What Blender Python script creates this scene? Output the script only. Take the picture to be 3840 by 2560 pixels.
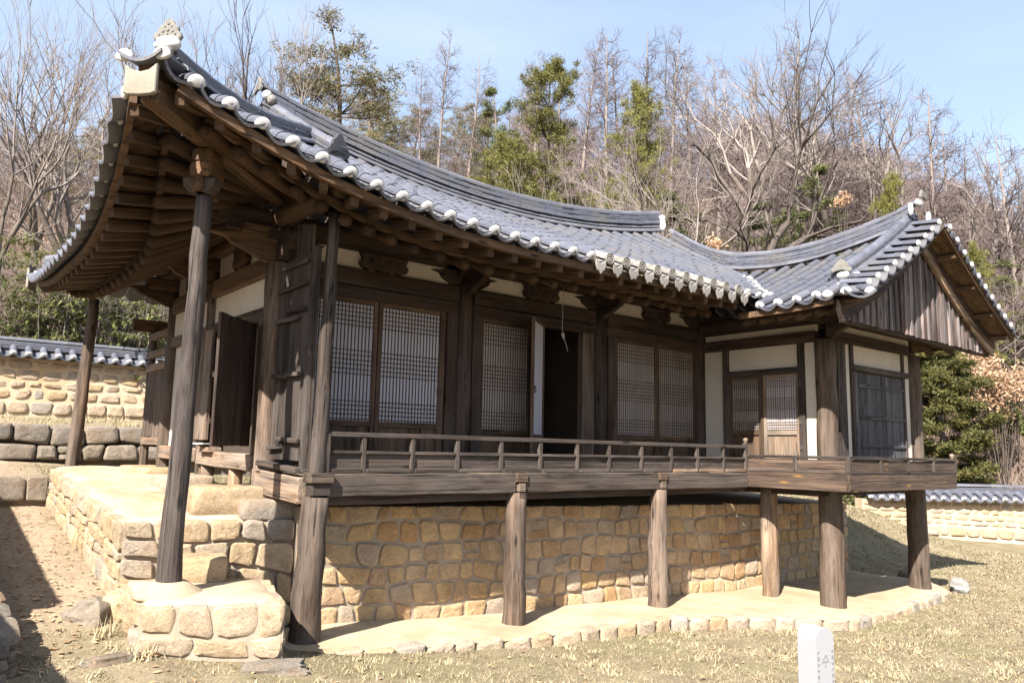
import bpy, math, random
import numpy as np
from mathutils import Vector, Matrix, noise

# ---------------------------------------------------------------- camera, sky, sun, exposure
scene = bpy.context.scene
for _o in list(bpy.data.objects): bpy.data.objects.remove(_o)
random.seed(7)
V3 = Vector
YAW, PITCH, ROLL, FPX = .6778, .1386, .0204, 2918.65
CAM = V3((-3.4741, -7.4586, 1.8715))
_f = V3((math.sin(YAW)*math.cos(PITCH), math.cos(YAW)*math.cos(PITCH), math.sin(PITCH)))
_r = V3((math.cos(YAW), -math.sin(YAW), 0)); _u = _r.cross(_f)
CR = _r*math.cos(ROLL)+_u*math.sin(ROLL); CU = -_r*math.sin(ROLL)+_u*math.cos(ROLL); CF = _f
cd = bpy.data.cameras.new('camera'); cam = bpy.data.objects.new('camera', cd)
scene.collection.objects.link(cam); scene.camera = cam
cd.sensor_fit = 'HORIZONTAL'; cd.sensor_width = 36; cd.lens = 36*FPX/3840; cd.clip_start = .05; cd.clip_end = 600
cam.matrix_world = Matrix(((CR.x, CU.x, -CF.x, CAM.x), (CR.y, CU.y, -CF.y, CAM.y), (CR.z, CU.z, -CF.z, CAM.z), (0, 0, 0, 1)))

SUN_AZ, SUN_EL = math.radians(27.8), math.radians(42.3)      # light travels along +X turned 27.8 degrees to +Y
ldir = V3((math.cos(SUN_AZ)*math.cos(SUN_EL), math.sin(SUN_AZ)*math.cos(SUN_EL), -math.sin(SUN_EL)))
world = bpy.data.worlds.new('World'); scene.world = world; world.use_nodes = True
wn = world.node_tree; wn.nodes.clear()
sky = wn.nodes.new('ShaderNodeTexSky'); sky.sky_type = 'NISHITA'; sky.sun_disc = False
sky.sun_elevation = SUN_EL; sky.sun_rotation = math.atan2(-ldir.x, -ldir.y)
sky.air_density = 1.0; sky.dust_density = 1.2; sky.ozone_density = 1.6
bg = wn.nodes.new('ShaderNodeBackground'); bg.inputs['Strength'].default_value = .082
wo = wn.nodes.new('ShaderNodeOutputWorld')
# thin high cloud veil mixed into the sky
tc = wn.nodes.new('ShaderNodeTexCoord'); mp = wn.nodes.new('ShaderNodeMapping'); mp.inputs['Scale'].default_value = (1.2, 1.2, 5)
nz = wn.nodes.new('ShaderNodeTexNoise'); nz.inputs['Scale'].default_value = 1.6; nz.inputs['Detail'].default_value = 6
cr = wn.nodes.new('ShaderNodeValToRGB'); cr.color_ramp.elements[0].position = .42; cr.color_ramp.elements[1].position = .80
cr.color_ramp.elements[0].color = (.34, .34, .34, 1); cr.color_ramp.elements[1].color = (.62, .62, .62, 1)
mx = wn.nodes.new('ShaderNodeMixRGB'); mx.inputs['Color2'].default_value = (3.5, 4.0, 4.8, 1)
wn.links.new(tc.outputs['Generated'], mp.inputs['Vector']); wn.links.new(mp.outputs['Vector'], nz.inputs['Vector'])
wn.links.new(nz.outputs['Fac'], cr.inputs['Fac']); wn.links.new(cr.outputs['Color'], mx.inputs['Fac'])
wn.links.new(sky.outputs['Color'], mx.inputs['Color1']); wn.links.new(mx.outputs['Color'], bg.inputs['Color'])
wn.links.new(bg.outputs['Background'], wo.inputs['Surface'])
sl = bpy.data.lights.new('sun', 'SUN'); sl.energy = 5.0; sl.angle = math.radians(.53); sl.color = (1, .95, .87)
so = bpy.data.objects.new('sun', sl); scene.collection.objects.link(so)
so.rotation_mode = 'QUATERNION'; so.rotation_quaternion = ldir.to_track_quat('-Z', 'Y'); so.location = -ldir*60
scene.view_settings.view_transform = 'Standard'; scene.view_settings.look = 'None'
scene.view_settings.exposure = 1.8; scene.view_settings.gamma = 1.0; scene.view_settings.use_curve_mapping = False

# ---------------------------------------------------------------- helpers
COL = scene.collection
WM = {}
I4 = Matrix.Identity(4)
def px_dir(vx, vy):           # direction through a point of the picture, in units of a 2352 px wide copy
    px, py = vx*3840/2352, vy*3840/2352
    return CF + CR*((px-1920)/FPX) - CU*((py-1280)/FPX)
def mk(name, mesh, M=None, parent=None, local=False):
    o = bpy.data.objects.new(name, mesh); COL.objects.link(o)
    M = M or I4
    if parent is not None:
        o.parent = parent
        if not local: o.matrix_parent_inverse = WM.get(parent.name, I4).inverted()
    o.matrix_basis = M
    WM[o.name] = M if not local else I4
    return o
def empty(name, label, cat, loc=(0, 0, 0), rz=0, sc=1, group=None):
    o = bpy.data.objects.new(name, None); COL.objects.link(o); o.empty_display_size = .2
    M = Matrix.Translation(V3(loc)) @ Matrix.Rotation(rz, 4, 'Z') @ Matrix.Diagonal((sc, sc, sc, 1))
    o.matrix_basis = M; WM[o.name] = M
    return tag(o, label, cat, group)
def tag(o, label=None, cat=None, group=None, kind=None):
    if label: o['label'] = label
    if cat: o['category'] = cat
    if group: o['group'] = group
    if kind: o['kind'] = kind
    return o
def mesh(name, verts, faces, mat=None, smooth=False):
    me = bpy.data.meshes.new(name); me.from_pydata([tuple(v) for v in verts], [], faces)
    if mat: me.materials.append(mat)
    if smooth: me.polygons.foreach_set('use_smooth', [True]*len(me.polygons))
    me.update(); return me
def trimesh(name, v, f, mat=None, smooth=False):      # numpy arrays, triangles
    v = np.asarray(v, dtype=np.float32); f = np.asarray(f, dtype=np.int32)
    me = bpy.data.meshes.new(name); me.vertices.add(len(v)); me.vertices.foreach_set('co', v.ravel())
    me.loops.add(f.size); me.loops.foreach_set('vertex_index', f.ravel())
    me.polygons.add(len(f)); me.polygons.foreach_set('loop_start', np.arange(0, f.size, f.shape[1], dtype=np.int32))
    if mat: me.materials.append(mat)
    me.update(calc_edges=True)
    if smooth: me.polygons.foreach_set('use_smooth', [True]*len(me.polygons))
    return me
def frame(p, x, up=(0, 0, 1)):       # matrix with local X along x
    x = V3(x).normalized(); up = V3(up)
    if abs(x.dot(up.normalized())) > .98: up = V3((0, 1, 0)) if abs(x.y) < .9 else V3((1, 0, 0))
    y = up.cross(x).normalized(); z = x.cross(y)
    return Matrix(((x.x, y.x, z.x, p[0]), (x.y, y.y, z.y, p[1]), (x.z, y.z, z.z, p[2]), (0, 0, 0, 1)))
def box_geo(L, w, h, c=.006, wob=0, n=1, rnd=random):
    """chamfered bar along local X from 0 to L, section w (Y) by h (Z), n lengthwise pieces with a slight wobble"""
    c = min(c, w*.3, h*.3); a, b = w/2, h/2
    ring = [(-a+c, -b), (a-c, -b), (a, -b+c), (a, b-c), (a-c, b), (-a+c, b), (-a, b-c), (-a, -b+c)]
    xs = [0]+[c]+[L*i/n for i in range(1, n)]+[L-c]+[L]
    vs = []; fs = []
    for k, x in enumerate(xs):
        s = .86 if k in (0, len(xs)-1) and min(w, h) > .03 else 1
        oy, oz = (rnd.uniform(-wob, wob), rnd.uniform(-wob, wob)) if wob and 1 < k < len(xs)-2 else (0, 0)
        d = c*(1-s)/.14 if s < 1 else 0
        for y, z in ring:
            vs.append((x, y-(d if y > 0 else -d)*.8+oy, z-(d if z > 0 else -d)*.8+oz))
    for k in range(len(xs)-1):
        for i in range(8):
            j = (i+1) % 8; fs.append((k*8+i, k*8+j, (k+1)*8+j, (k+1)*8+i))
    fs.append(tuple(range(7, -1, -1))); m0 = (len(xs)-1)*8; fs.append(tuple(range(m0, m0+8)))
    fs = [tuple(reversed(f)) for f in fs]
    return vs, fs
def beam(name, p0, p1, w, h, mat, parent, up=(0, 0, 1), c=.006, wob=0, n=1):
    p0, p1 = V3(p0), V3(p1); L = (p1-p0).length
    v, f = box_geo(L, w, h, c, wob, n)
    return mk(name, mesh(name, v, f, mat), frame(p0, p1-p0, up), parent)
def lathe_geo(prof, seg=12, irr=0, seed=0, twist=0):
    """profile of (x along axis, radius); irregular section if irr > 0"""
    vs = []; fs = []
    rr = random.Random(seed); ph = [rr.uniform(0, 6.28) for _ in range(4)]
    for k, (x, r) in enumerate(prof):
        for i in range(seg):
            a = 2*math.pi*i/seg
            q = r*(1+irr*(math.sin(2*a+ph[0]+x*1.3)+.6*math.sin(3*a+ph[1]-x*2.1)+.5*math.sin(5*a+ph[2]+x*.7)))
            vs.append((x, q*math.cos(a), q*math.sin(a)))
    for k in range(len(prof)-1):
        for i in range(seg):
            j = (i+1) % seg; fs.append((k*seg+i, k*seg+j, (k+1)*seg+j, (k+1)*seg+i))
    fs.append(tuple(range(seg-1, -1, -1))); m0 = (len(prof)-1)*seg; fs.append(tuple(range(m0, m0+seg)))
    return vs, fs
def post(name, p0, p1, r0, r1, mat, parent, seg=14, irr=.025, n=8, wob=.006):
    """weathered log standing from p0 to p1"""
    p0, p1 = V3(p0), V3(p1); L = (p1-p0).length
    sd = int(abs(p0.x*97+p0.y*31+p0.z*13)*10); rr = random.Random(sd)
    prof = []
    for k in range(n+1):
        t = k/n; prof.append((L*t, (r0+(r1-r0)*t)*(1+rr.uniform(-.03, .03))))
    prof.insert(1, (L*.004, prof[0][1]));
    v, f = lathe_geo(prof, seg, irr, sd)
    ox = 0; oy = 0; out = []
    for k in range(len(prof)):
        if 1 < k < len(prof)-1: ox = rr.uniform(-wob, wob); oy = rr.uniform(-wob, wob)
        else: ox = oy = 0
        for i in range(seg): a = v[k*seg+i]; out.append((a[0], a[1]+ox, a[2]+oy))
    me = mesh(name, out, f, mat, True)
    return mk(name, me, frame(p0, p1-p0), parent)
UNIT_LOG = None
def prism(name, pts, M, t, mat, parent, bev=.0, smooth=False):
    """flat outline in local XZ, thickness t along local -Y .. 0 (front is -Y); bev insets the front"""
    n = len(pts); cx = sum(p[0] for p in pts)/n; cz = sum(p[1] for p in pts)/n
    v = [(x, 0, z) for x, z in pts]+[(x, -t+bev, z) for x, z in pts]; f = []
    if bev:
        v += [(cx+(x-cx)*(1-bev*1.2/max(.05, math.hypot(x-cx, z-cz))), -t, cz+(z-cz)*(1-bev*1.2/max(.05, math.hypot(x-cx, z-cz)))) for x, z in pts]
    L = 3 if bev else 2
    for k in range(L-1):
        for i in range(n):
            j = (i+1) % n; f.append((k*n+i, k*n+j, (k+1)*n+j, (k+1)*n+i))
    f.append(tuple(range(n-1, -1, -1))); f.append(tuple(range((L-1)*n, L*n)))
    f = [tuple(reversed(q)) for q in f]
    return mk(name, mesh(name, v, f, mat, smooth), M, parent)
def sweep(name, pts, prof, mat, parent, up=(0, 0, 1), smooth=False, ups=None, M=None):
    """profile (side, up) carried along pts"""
    v = []; f = []; n = len(prof)
    pts = [V3(p) for p in pts]
    for k, p in enumerate(pts):
        t = (pts[min(k+1, len(pts)-1)]-pts[max(k-1, 0)]).normalized()
        u = V3(ups[k]) if ups else V3(up); s = t.cross(u).normalized(); u2 = s.cross(t)
        for a, b in prof: v.append(p+s*a+u2*b)
    for k in range(len(pts)-1):
        for i in range(n):
            j = (i+1) % n; f.append((k*n+i, k*n+j, (k+1)*n+j, (k+1)*n+i))
    f.append(tuple(range(n-1, -1, -1))); m0 = (len(pts)-1)*n; f.append(tuple(range(m0, m0+n)))
    return mk(name, mesh(name, v, f, mat, smooth), M, parent)
def rect(w, h, z=0): return [(-w/2, z-h/2), (w/2, z-h/2), (w/2, z+h/2), (-w/2, z+h/2)]
def lerp(a, b, t): return a+(b-a)*t
def sstep(a, b, x):
    t = min(1, max(0, (x-a)/(b-a))); return t*t*(3-2*t)

# ---------------------------------------------------------------- materials
def ramp(nt, fac, stops):
    r = nt.nodes.new('ShaderNodeValToRGB'); e = r.color_ramp.elements
    while len(e) < len(stops): e.new(.5)
    for q, (p, c) in zip(e, stops): q.position = p; q.color = (*c, 1)
    nt.links.new(fac, r.inputs['Fac']); return r.outputs['Color']
def base_mat(name, rough=.8, spec=.3):
    m = bpy.data.materials.new(name); m.use_nodes = True; nt = m.node_tree
    b = nt.nodes['Principled BSDF']; b.inputs['Roughness'].default_value = rough
    b.inputs['Specular IOR Level'].default_value = spec
    return m, nt, b
def coords(nt, scale=(1, 1, 1), gen='Object', rnd=True):
    t = nt.nodes.new('ShaderNodeTexCoord'); mpn = nt.nodes.new('ShaderNodeMapping'); mpn.inputs['Scale'].default_value = scale
    src = t.outputs[gen]
    if rnd:
        oi = nt.nodes.new('ShaderNodeObjectInfo'); a = nt.nodes.new('ShaderNodeVectorMath'); a.operation = 'MULTIPLY_ADD'
        cb = nt.nodes.new('ShaderNodeCombineXYZ')
        for k in 'XYZ': nt.links.new(oi.outputs['Random'], cb.inputs[k])
        nt.links.new(cb.outputs[0], a.inputs[0]); a.inputs[1].default_value = (37, 23, 51); nt.links.new(src, a.inputs[2]); src = a.outputs[0]
    nt.links.new(src, mpn.inputs['Vector']); return mpn.outputs['Vector']
def tnoise(nt, vec, scale, detail=5, rough=.6, dist=0):
    n = nt.nodes.new('ShaderNodeTexNoise'); n.inputs['Scale'].default_value = scale; n.inputs['Detail'].default_value = detail
    n.inputs['Roughness'].default_value = rough; n.inputs['Distortion'].default_value = dist
    nt.links.new(vec, n.inputs['Vector']); return n.outputs['Fac']
def mixc(nt, fac, a, b, mode='MIX'):
    m = nt.nodes.new('ShaderNodeMixRGB'); m.blend_type = mode
    for k, v in (('Fac', fac), ('Color1', a), ('Color2', b)):
        if isinstance(v, (int, float)): m.inputs[k].default_value = v
        elif isinstance(v, tuple): m.inputs[k].default_value = (*v, 1)
        else: nt.links.new(v, m.inputs[k])
    return m.outputs['Color']
def bump(nt, b, h, strength=.3, dist=.01):
    n = nt.nodes.new('ShaderNodeBump'); n.inputs['Strength'].default_value = strength; n.inputs['Distance'].default_value = dist
    nt.links.new(h, n.inputs['Height']); nt.links.new(n.outputs['Normal'], b.inputs['Normal'])
def objrand(nt):
    return nt.nodes.new('ShaderNodeObjectInfo').outputs['Random']
def m_wood(name, dark, mid, light, grey=None, grain=22, vary=.25, rough=.78, knots=0):
    m, nt, b = base_mat(name, rough, .25)
    v = coords(nt, (.7, grain, grain)); v2 = coords(nt, (.5, 2.6, 2.6))
    g1 = tnoise(nt, v, 1.0, 8, .72, .9); g2 = tnoise(nt, v2, 1.3, 5, .65)
    c = ramp(nt, g1, [(.30, dark), (.48, mid), (.68, light)])
    if grey: c = mixc(nt, ramp(nt, g2, [(.40, (0, 0, 0)), (.60, (1, 1, 1))]), c, mixc(nt, .75, c, grey))
    r = objrand(nt); br = ramp(nt, r, [(0, (1-vary,)*3), (1, (1+vary,)*3)])
    c = mixc(nt, 1.0, c, br, 'MULTIPLY')
    # rain streaks and dark weathering patches running with the grain
    v4 = coords(nt, (.8, 4.5, 4.5)); st = tnoise(nt, v4, 1.1, 6, .7, .4); c = mixc(nt, 1.0, c, ramp(nt, st, [(.30, (.38, .36, .36)), (.48, (.95, .95, .95)), (.70, (1.45, 1.42, 1.38))]), 'MULTIPLY')
    v3 = coords(nt, (.45, 26, 26)); ck = tnoise(nt, v3, 1.0, 4, .6, .8)
    cm = ramp(nt, ck, [(.31, (.06, .05, .045)), (.40, (1, 1, 1))]); c = mixc(nt, 1.0, c, cm, 'MULTIPLY')
    vo = nt.nodes.new('ShaderNodeTexVoronoi'); vo.inputs['Scale'].default_value = 1.0; vv = coords(nt, (1.6, 7, 7)); nt.links.new(vv, vo.inputs['Vector'])
    kf = ramp(nt, vo.outputs['Distance'], [(.06, (1, 1, 1)), (.17, (0, 0, 0))]); c = mixc(nt, kf, c, knots or tuple(x*.5 for x in dark))
    nt.links.new(c, b.inputs['Base Color'])
    ad = nt.nodes.new('ShaderNodeMath'); ad.operation = 'MULTIPLY_ADD'; nt.links.new(ck, ad.inputs[0]); ad.inputs[1].default_value = .8; nt.links.new(g1, ad.inputs[2])
    bump(nt, b, ad.outputs[0], .9, .016); return m
def m_plain(name, col, var=.15, scale=6, rough=.85, bumps=.2, spec=.2, rnd=.12, gen='Object', stain=None):
    m, nt, b = base_mat(name, rough, spec); v = coords(nt, gen=gen, rnd=False)
    n = tnoise(nt, v, scale, 7, .65)
    c = ramp(nt, n, [(.3, tuple(x*(1-var) for x in col)), (.7, tuple(min(1, x*(1+var)) for x in col))])
    if stain:
        c = mixc(nt, ramp(nt, tnoise(nt, v, scale*.22, 5, .7), [(.48, (0, 0, 0)), (.68, (1, 1, 1))]), c, stain)
    if rnd: c = mixc(nt, 1.0, c, ramp(nt, objrand(nt), [(0, (1-rnd,)*3), (1, (1+rnd,)*3)]), 'MULTIPLY')
    nt.links.new(c, b.inputs['Base Color'])
    if bumps: bump(nt, b, tnoise(nt, v, scale*5, 6, .7), bumps, .01)
    return m
def m_stone(name, stops, rough=.92, bs=.7):
    m, nt, b = base_mat(name, rough, .15); v = coords(nt, rnd=True)
    c0 = ramp(nt, objrand(nt), stops)
    n = tnoise(nt, v, 4.0, 10, .75, .5); c = mixc(nt, .9, c0, ramp(nt, n, [(.25, (.50, .48, .46)), (.5, (.95, .94, .92)), (.75, (1.28, 1.24, 1.15))]), 'MULTIPLY')
    n2 = tnoise(nt, v, 1.6, 6, .65); c = mixc(nt, ramp(nt, n2, [(.50, (0, 0, 0)), (.72, (.65, .65, .65))]), c, (.27, .155, .07))
    n3 = tnoise(nt, v, 2.3, 7, .7, .3); c = mixc(nt, ramp(nt, n3, [(.60, (0, 0, 0)), (.72, (.55, .55, .55))]), c, (.16, .145, .13))
    n4 = tnoise(nt, v, 38, 4, .7); c = mixc(nt, .55, c, ramp(nt, n4, [(.3, (.55, .55, .55)), (.7, (1.35, 1.35, 1.35))]), 'MULTIPLY')
    nt.links.new(c, b.inputs['Base Color'])
    h = tnoise(nt, v, 9, 11, .8); bump(nt, b, h, bs, .06); return m

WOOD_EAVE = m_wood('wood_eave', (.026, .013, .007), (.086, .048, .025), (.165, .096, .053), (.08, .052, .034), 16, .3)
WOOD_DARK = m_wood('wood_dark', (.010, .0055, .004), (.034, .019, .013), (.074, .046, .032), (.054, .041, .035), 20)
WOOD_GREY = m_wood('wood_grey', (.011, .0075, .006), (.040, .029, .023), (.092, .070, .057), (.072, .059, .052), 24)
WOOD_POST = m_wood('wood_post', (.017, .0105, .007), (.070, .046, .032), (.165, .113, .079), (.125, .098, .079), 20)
WOOD_CHAR = m_wood('wood_charred_grey', (.010, .0075, .0065), (.042, .031, .026), (.115, .09, .076), (.085, .07, .063), 22)
WOOD_PALE = m_wood('wood_pale', (.07, .042, .027), (.165, .108, .07), (.26, .18, .12), (.20, .165, .135), 18)
WOOD_KNOT = m_wood('wood_knotty', (.022, .014, .0105), (.062, .042, .031), (.115, .079, .057), None, 22, .15, .7, (.20, .105, .03))
WOOD_BLACK = m_wood('wood_black_grey', (.014, .013, .014), (.045, .042, .044), (.11, .103, .104), (.085, .082, .086), 24)
WOOD_RED = m_wood('wood_reddish_plank', (.022, .015, .013), (.085, .056, .047), (.22, .155, .132), (.16, .145, .145), 22, .6)
WOOD_LATT = m_wood('wood_lattice', (.035, .021, .013), (.078, .049, .031), (.12, .078, .053), None, 18, .15)
TILE = m_plain('roof_tile', (.082, .085, .106), .22, 6, .55, .3, .4, .2, stain=(.112, .104, .098))
ORN = m_plain('ornament_tile', (.155, .145, .13), .3, 14, .85, .5, .2, .1, stain=(.10, .095, .09))
TILE_OLD = m_plain('old_tile', (.185, .17, .15), .35, 14, .85, .5, .2, .2, stain=(.16, .15, .15))
PLASTER_CAP = m_plain('lime_plaster', (.42, .41, .40), .05, 9, .9, .25, .2, .03)
PLASTER = m_plain('wall_plaster', (.52, .465, .40), .07, 2.2, .9, .12, .2, .0, stain=(.44, .38, .31))
PAPER = m_plain('door_paper', (.37, .36, .395), .04, 3, .9, .05, .15, .05)
PAPER_DIM = m_plain('door_paper_aged', (.31, .275, .255), .16, 2.5, .9, .05, .15, .05)
MORTAR = m_plain('lime_mortar', (.29, .235, .18), .16, 5, .95, .5, .1, 0)
MUD = m_plain('packed_earth', (.36, .285, .195), .2, 3.0, .95, .5, .1, 0, stain=(.27, .205, .13))
CLAY = m_plain('clay_wall', (.42, .335, .235), .12, 2.5, .95, .4, .1, 0, stain=(.39, .27, .155))
STONE = m_stone('field_stone', [(0, (.40, .29, .18)), (.25, (.48, .345, .21)), (.45, (.45, .31, .165)), (.6, (.51, .37, .225)), (.72, (.37, .305, .24)), (.85, (.42, .255, .125)), (1, (.34, .295, .25))])
STONE_PALE = m_stone('pale_stone', [(0, (.37, .30, .235)), (.4, (.42, .33, .235)), (.7, (.38, .28, .175)), (1, (.31, .275, .24))])
STONE_MIX = m_stone('mixed_stone', [(0, (.30, .24, .175)), (.25, (.38, .29, .19)), (.5, (.35, .255, .15)), (.75, (.40, .31, .22)), (1, (.25, .225, .2))])
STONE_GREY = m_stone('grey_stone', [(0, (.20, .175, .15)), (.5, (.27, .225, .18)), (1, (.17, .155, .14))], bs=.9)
GRANITE_GREY = m_plain('grey_granite', (.2, .19, .18), .2, 60, .85, .3, .3, 0)
GRANITE = m_plain('granite', (.26, .255, .27), .16, 130, .8, .25, .3, 0)
CUT_SHADE = m_plain('engraved_shadow', (.19, .185, .19), .1, 9, .9, 0, .1, 0)  # dark tone gives the letter strokes the shade of cut grooves
IRON = m_plain('iron', (.05, .045, .04), .2, 9, .55, .1, .5, 0)
CORD = m_plain('cord', (.22, .21, .2), .1, 9, .9, 0, .1, 0)
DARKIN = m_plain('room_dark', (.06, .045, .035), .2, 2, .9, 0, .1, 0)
# ---------------------------------------------------------------- terrain
def near_z(x, y):
    zl = np.interp(y, [-30, -8, -1, 0, 1.84, 5.8, 8, 10, 14, 30], [.6, .25, .12, .17, .46, .88, 1.25, 1.5, 1.6, 2.0])
    zm = np.interp(y, [-30, -8, -2, -.5, 4, 10, 14, 30], [.4, .05, -.26, -.30, .2, 1.2, 1.5, 2.0])
    zr = np.interp(y, [-30, -8, -2, 0, 2, 6, 10, 14, 30], [.2, -.15, -.50, -.50, -.36, .15, .9, 1.4, 2.0])
    zr = zr+.75*np.exp(-((x-15.8)/3.2)**4-((y-4.3)/2.3)**4)
    t1 = np.clip((x+1.6)/4.1, 0, 1); t2 = np.clip((x-2.5)/4.5, 0, 1)
    return (zl*(1-t1)+zm*t1)*(1-t2)+zr*t2
_az_px = np.array([-600, 0, 300, 600, 900, 1200, 1600, 2000, 2352, 2900])
_az_el = np.array([.27, .28, .30, .33, .35, .35, .335, .29, .21, .15])
_az_r0 = np.array([22, 22, 22, 23, 26, 28, 30.5, 32, 32, 32])     # elevation of the hill's crest by picture column
_azs = np.array([math.atan2(px_dir(p, 600).x, px_dir(p, 600).y) for p in _az_px])
def hill_z(x, y):
    dx, dy = x-CAM.x, y-CAM.y; r = np.hypot(dx, dy); az = np.arctan2(dx, dy)
    el = np.interp(az, _azs, _az_el); back = np.clip((np.abs(az-.68)-1.0)/.6, 0, 1); el = el*(1-back)
    r0 = np.interp(az, _azs, _az_r0); R = 78.0
    k = el*R/(R-r0)
    q = np.clip((r-r0)/4, 0, 1); ramp_ = np.where(r < r0, 0, np.where(r < R, (r-r0)*(.55+.45*q), (R-r0)+(r-R)*.12))
    n = np.zeros_like(np.asarray(r, dtype=float))
    return ramp_*k+np.sin(x*.21+1.3)*np.cos(y*.17)*.8*np.clip((r-26)/20, 0, 1)
def ground_z(x, y): return float(near_z(np.array(float(x)), np.array(float(y)))+hill_z(np.array(float(x)), np.array(float(y))))
rs = np.concatenate([np.linspace(.0, 14, 57)[1:], np.linspace(14.3, 30, 48), np.linspace(31, 130, 60)])
th = np.linspace(-math.pi, math.pi, 361)[:-1]
RR, TT = np.meshgrid(rs, th, indexing='ij')
GX = CAM.x+RR*np.sin(TT); GY = CAM.y+RR*np.cos(TT)
GZ = near_z(GX, GY)+hill_z(GX, GY)
_fp = [(-.3, -.12), (0, -.36), (.7, -.46), (2.5, -.42), (4.75, -.44), (6.1, -.9), (7.35, -1.5), (9.2, -1.4), (11.0, -1.2), (11.5, -.7), (11.45, 5.6), (-1.15, 5.7), (-1.25, 1.3), (-.4, .7)]
def in_poly(poly, X, Y):
    r = np.zeros(X.shape, bool); n = len(poly)
    for i in range(n):
        x0, y0 = poly[i]; x1, y1 = poly[(i+1) % n]
        r ^= ((y0 > Y) != (y1 > Y)) & (X < (x1-x0)*(Y-y0)/(y1-y0+1e-12)+x0)
    return r
GZ = np.where(in_poly(_fp, GX, GY), np.minimum(GZ, -.42), GZ)      # dug out under the building
GZ += .012*np.sin(GX*7.1+GY*3.3)*np.sin(GY*6.3-GX*2.2)
nr, nt_ = GX.shape
gv = np.stack([GX, GY, GZ], -1).reshape(-1, 3); gv = np.vstack([gv, [[CAM.x, CAM.y, ground_z(CAM.x, CAM.y)]]])
idx = np.arange(nr*nt_).reshape(nr, nt_); nxt = np.roll(idx, -1, axis=1)
gf = np.stack([idx[:-1], nxt[:-1], nxt[1:], idx[1:]], -1).reshape(-1, 4)[:, ::-1]
gf = [tuple(int(a) for a in q) for q in gf]+[(len(gv)-1, int(nxt[0, j]), int(idx[0, j])) for j in range(nt_)]
def m_ground():
    m, nt, b = base_mat('ground', .95, .1); v = coords(nt, rnd=False)
    n1 = tnoise(nt, v, 2.2, 8, .7); n2 = tnoise(nt, v, .35, 5, .6); n3 = tnoise(nt, v, 30, 4, .7)
    c = ramp(nt, n1, [(.3, (.125, .098, .062)), (.5, (.195, .155, .10)), (.7, (.26, .215, .145))])
    c = mixc(nt, ramp(nt, n2, [(.45, (0, 0, 0)), (.7, (.65, .65, .65))]), c, (.135, .125, .062))
    c = mixc(nt, .5, c, ramp(nt, n3, [(.3, (.6, .6, .6)), (.7, (1.3, 1.3, 1.3))]), 'MULTIPLY')
    # dry leaf litter away from the lawn: by distance from the building (a change of the ground itself)
    g = nt.nodes.new('ShaderNodeTexCoord'); ln = nt.nodes.new('ShaderNodeVectorMath'); ln.operation = 'DISTANCE'; ln.inputs[1].default_value = tuple(CAM)
    nt.links.new(g.outputs['Object'], ln.inputs[0]); mr = nt.nodes.new('ShaderNodeMapRange')
    mr.inputs['From Min'].default_value = 27; mr.inputs['From Max'].default_value = 33; nt.links.new(ln.outputs['Value'], mr.inputs['Value'])
    lit = ramp(nt, n1, [(.3, (.07, .05, .035)), (.5, (.135, .098, .07)), (.7, (.22, .165, .12))])
    c = mixc(nt, mr.outputs['Result'], c, lit)
    # bare trodden soil in the lane on the left and behind the terrace
    sx = nt.nodes.new('ShaderNodeSeparateXYZ'); nt.links.new(g.outputs['Object'], sx.inputs[0])
    ml = nt.nodes.new('ShaderNodeMapRange'); ml.inputs['From Min'].default_value = -1.0; ml.inputs['From Max'].default_value = -1.6; nt.links.new(sx.outputs['X'], ml.inputs['Value'])
    my = nt.nodes.new('ShaderNodeMapRange'); my.inputs['From Min'].default_value = .2; my.inputs['From Max'].default_value = 1.1; nt.links.new(sx.outputs['Y'], my.inputs['Value'])
    mm = nt.nodes.new('ShaderNodeMath'); mm.operation = 'MULTIPLY'; nt.links.new(ml.outputs[0], mm.inputs[0]); nt.links.new(my.outputs[0], mm.inputs[1])
    soil = ramp(nt, n1, [(.3, (.21, .155, .105)), (.7, (.32, .245, .17))])
    c = mixc(nt, mm.outputs[0], c, mixc(nt, .5, soil, ramp(nt, n3, [(.3, (.6, .6, .6)), (.7, (1.3, 1.3, 1.3))]), 'MULTIPLY'))
    nt.links.new(c, b.inputs['Base Color']); bump(nt, b, n3, .6, .03); return m
GROUND = m_ground()
g = mk('ground', mesh('ground', gv, gf, GROUND, True)); g['kind'] = 'structure'

# ---------------------------------------------------------------- stones
def stone_mesh(name, seed, mat, n=14, e=3.0, jit=.07):
    rr = random.Random(seed); pts = []
    for i in range(n):
        a = 2*math.pi*(i+rr.uniform(-.25, .25))/n; ca, sa = math.cos(a), math.sin(a)
        q = .5/((abs(ca)**e+abs(sa)**e)**(1/e))*(1-rr.uniform(0, jit*2))
        pts.append((q*ca, q*sa))
    rings = [(0, 1.0), (-.55, 1.0), (-.82, .93), (-.97, .76), (-1.0, .38)]
    v = []; f = []
    for k, (y, s) in enumerate(rings):
        for x, z in pts: v.append((x*s+rr.uniform(-.012, .012), y+(rr.uniform(-.09, .09) if k > 1 else 0), z*s+rr.uniform(-.012, .012)))
    for k in range(len(rings)-1):
        for i in range(n):
            j = (i+1) % n; f.append((k*n+i, k*n+j, (k+1)*n+j, (k+1)*n+i))
    v.append((0, -1+rr.uniform(-.1, .1), 0)); m0 = (len(rings)-1)*n
    for i in range(n): f.append((m0+i, m0+(i+1) % n, len(v)-1))
    f = [tuple(reversed(q)) for q in f]
    return mesh(name, v, f, mat, True)
ROUND_ST = [stone_mesh('stone', s, STONE, e=3.2) for s in range(10)]
BLOCK_ST = [stone_mesh('stone', 50+s, STONE, e=6.5, jit=.045) for s in range(8)]
PALE_ST = [stone_mesh('stone', 90+s, STONE_PALE, e=5, jit=.05) for s in range(8)]
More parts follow.
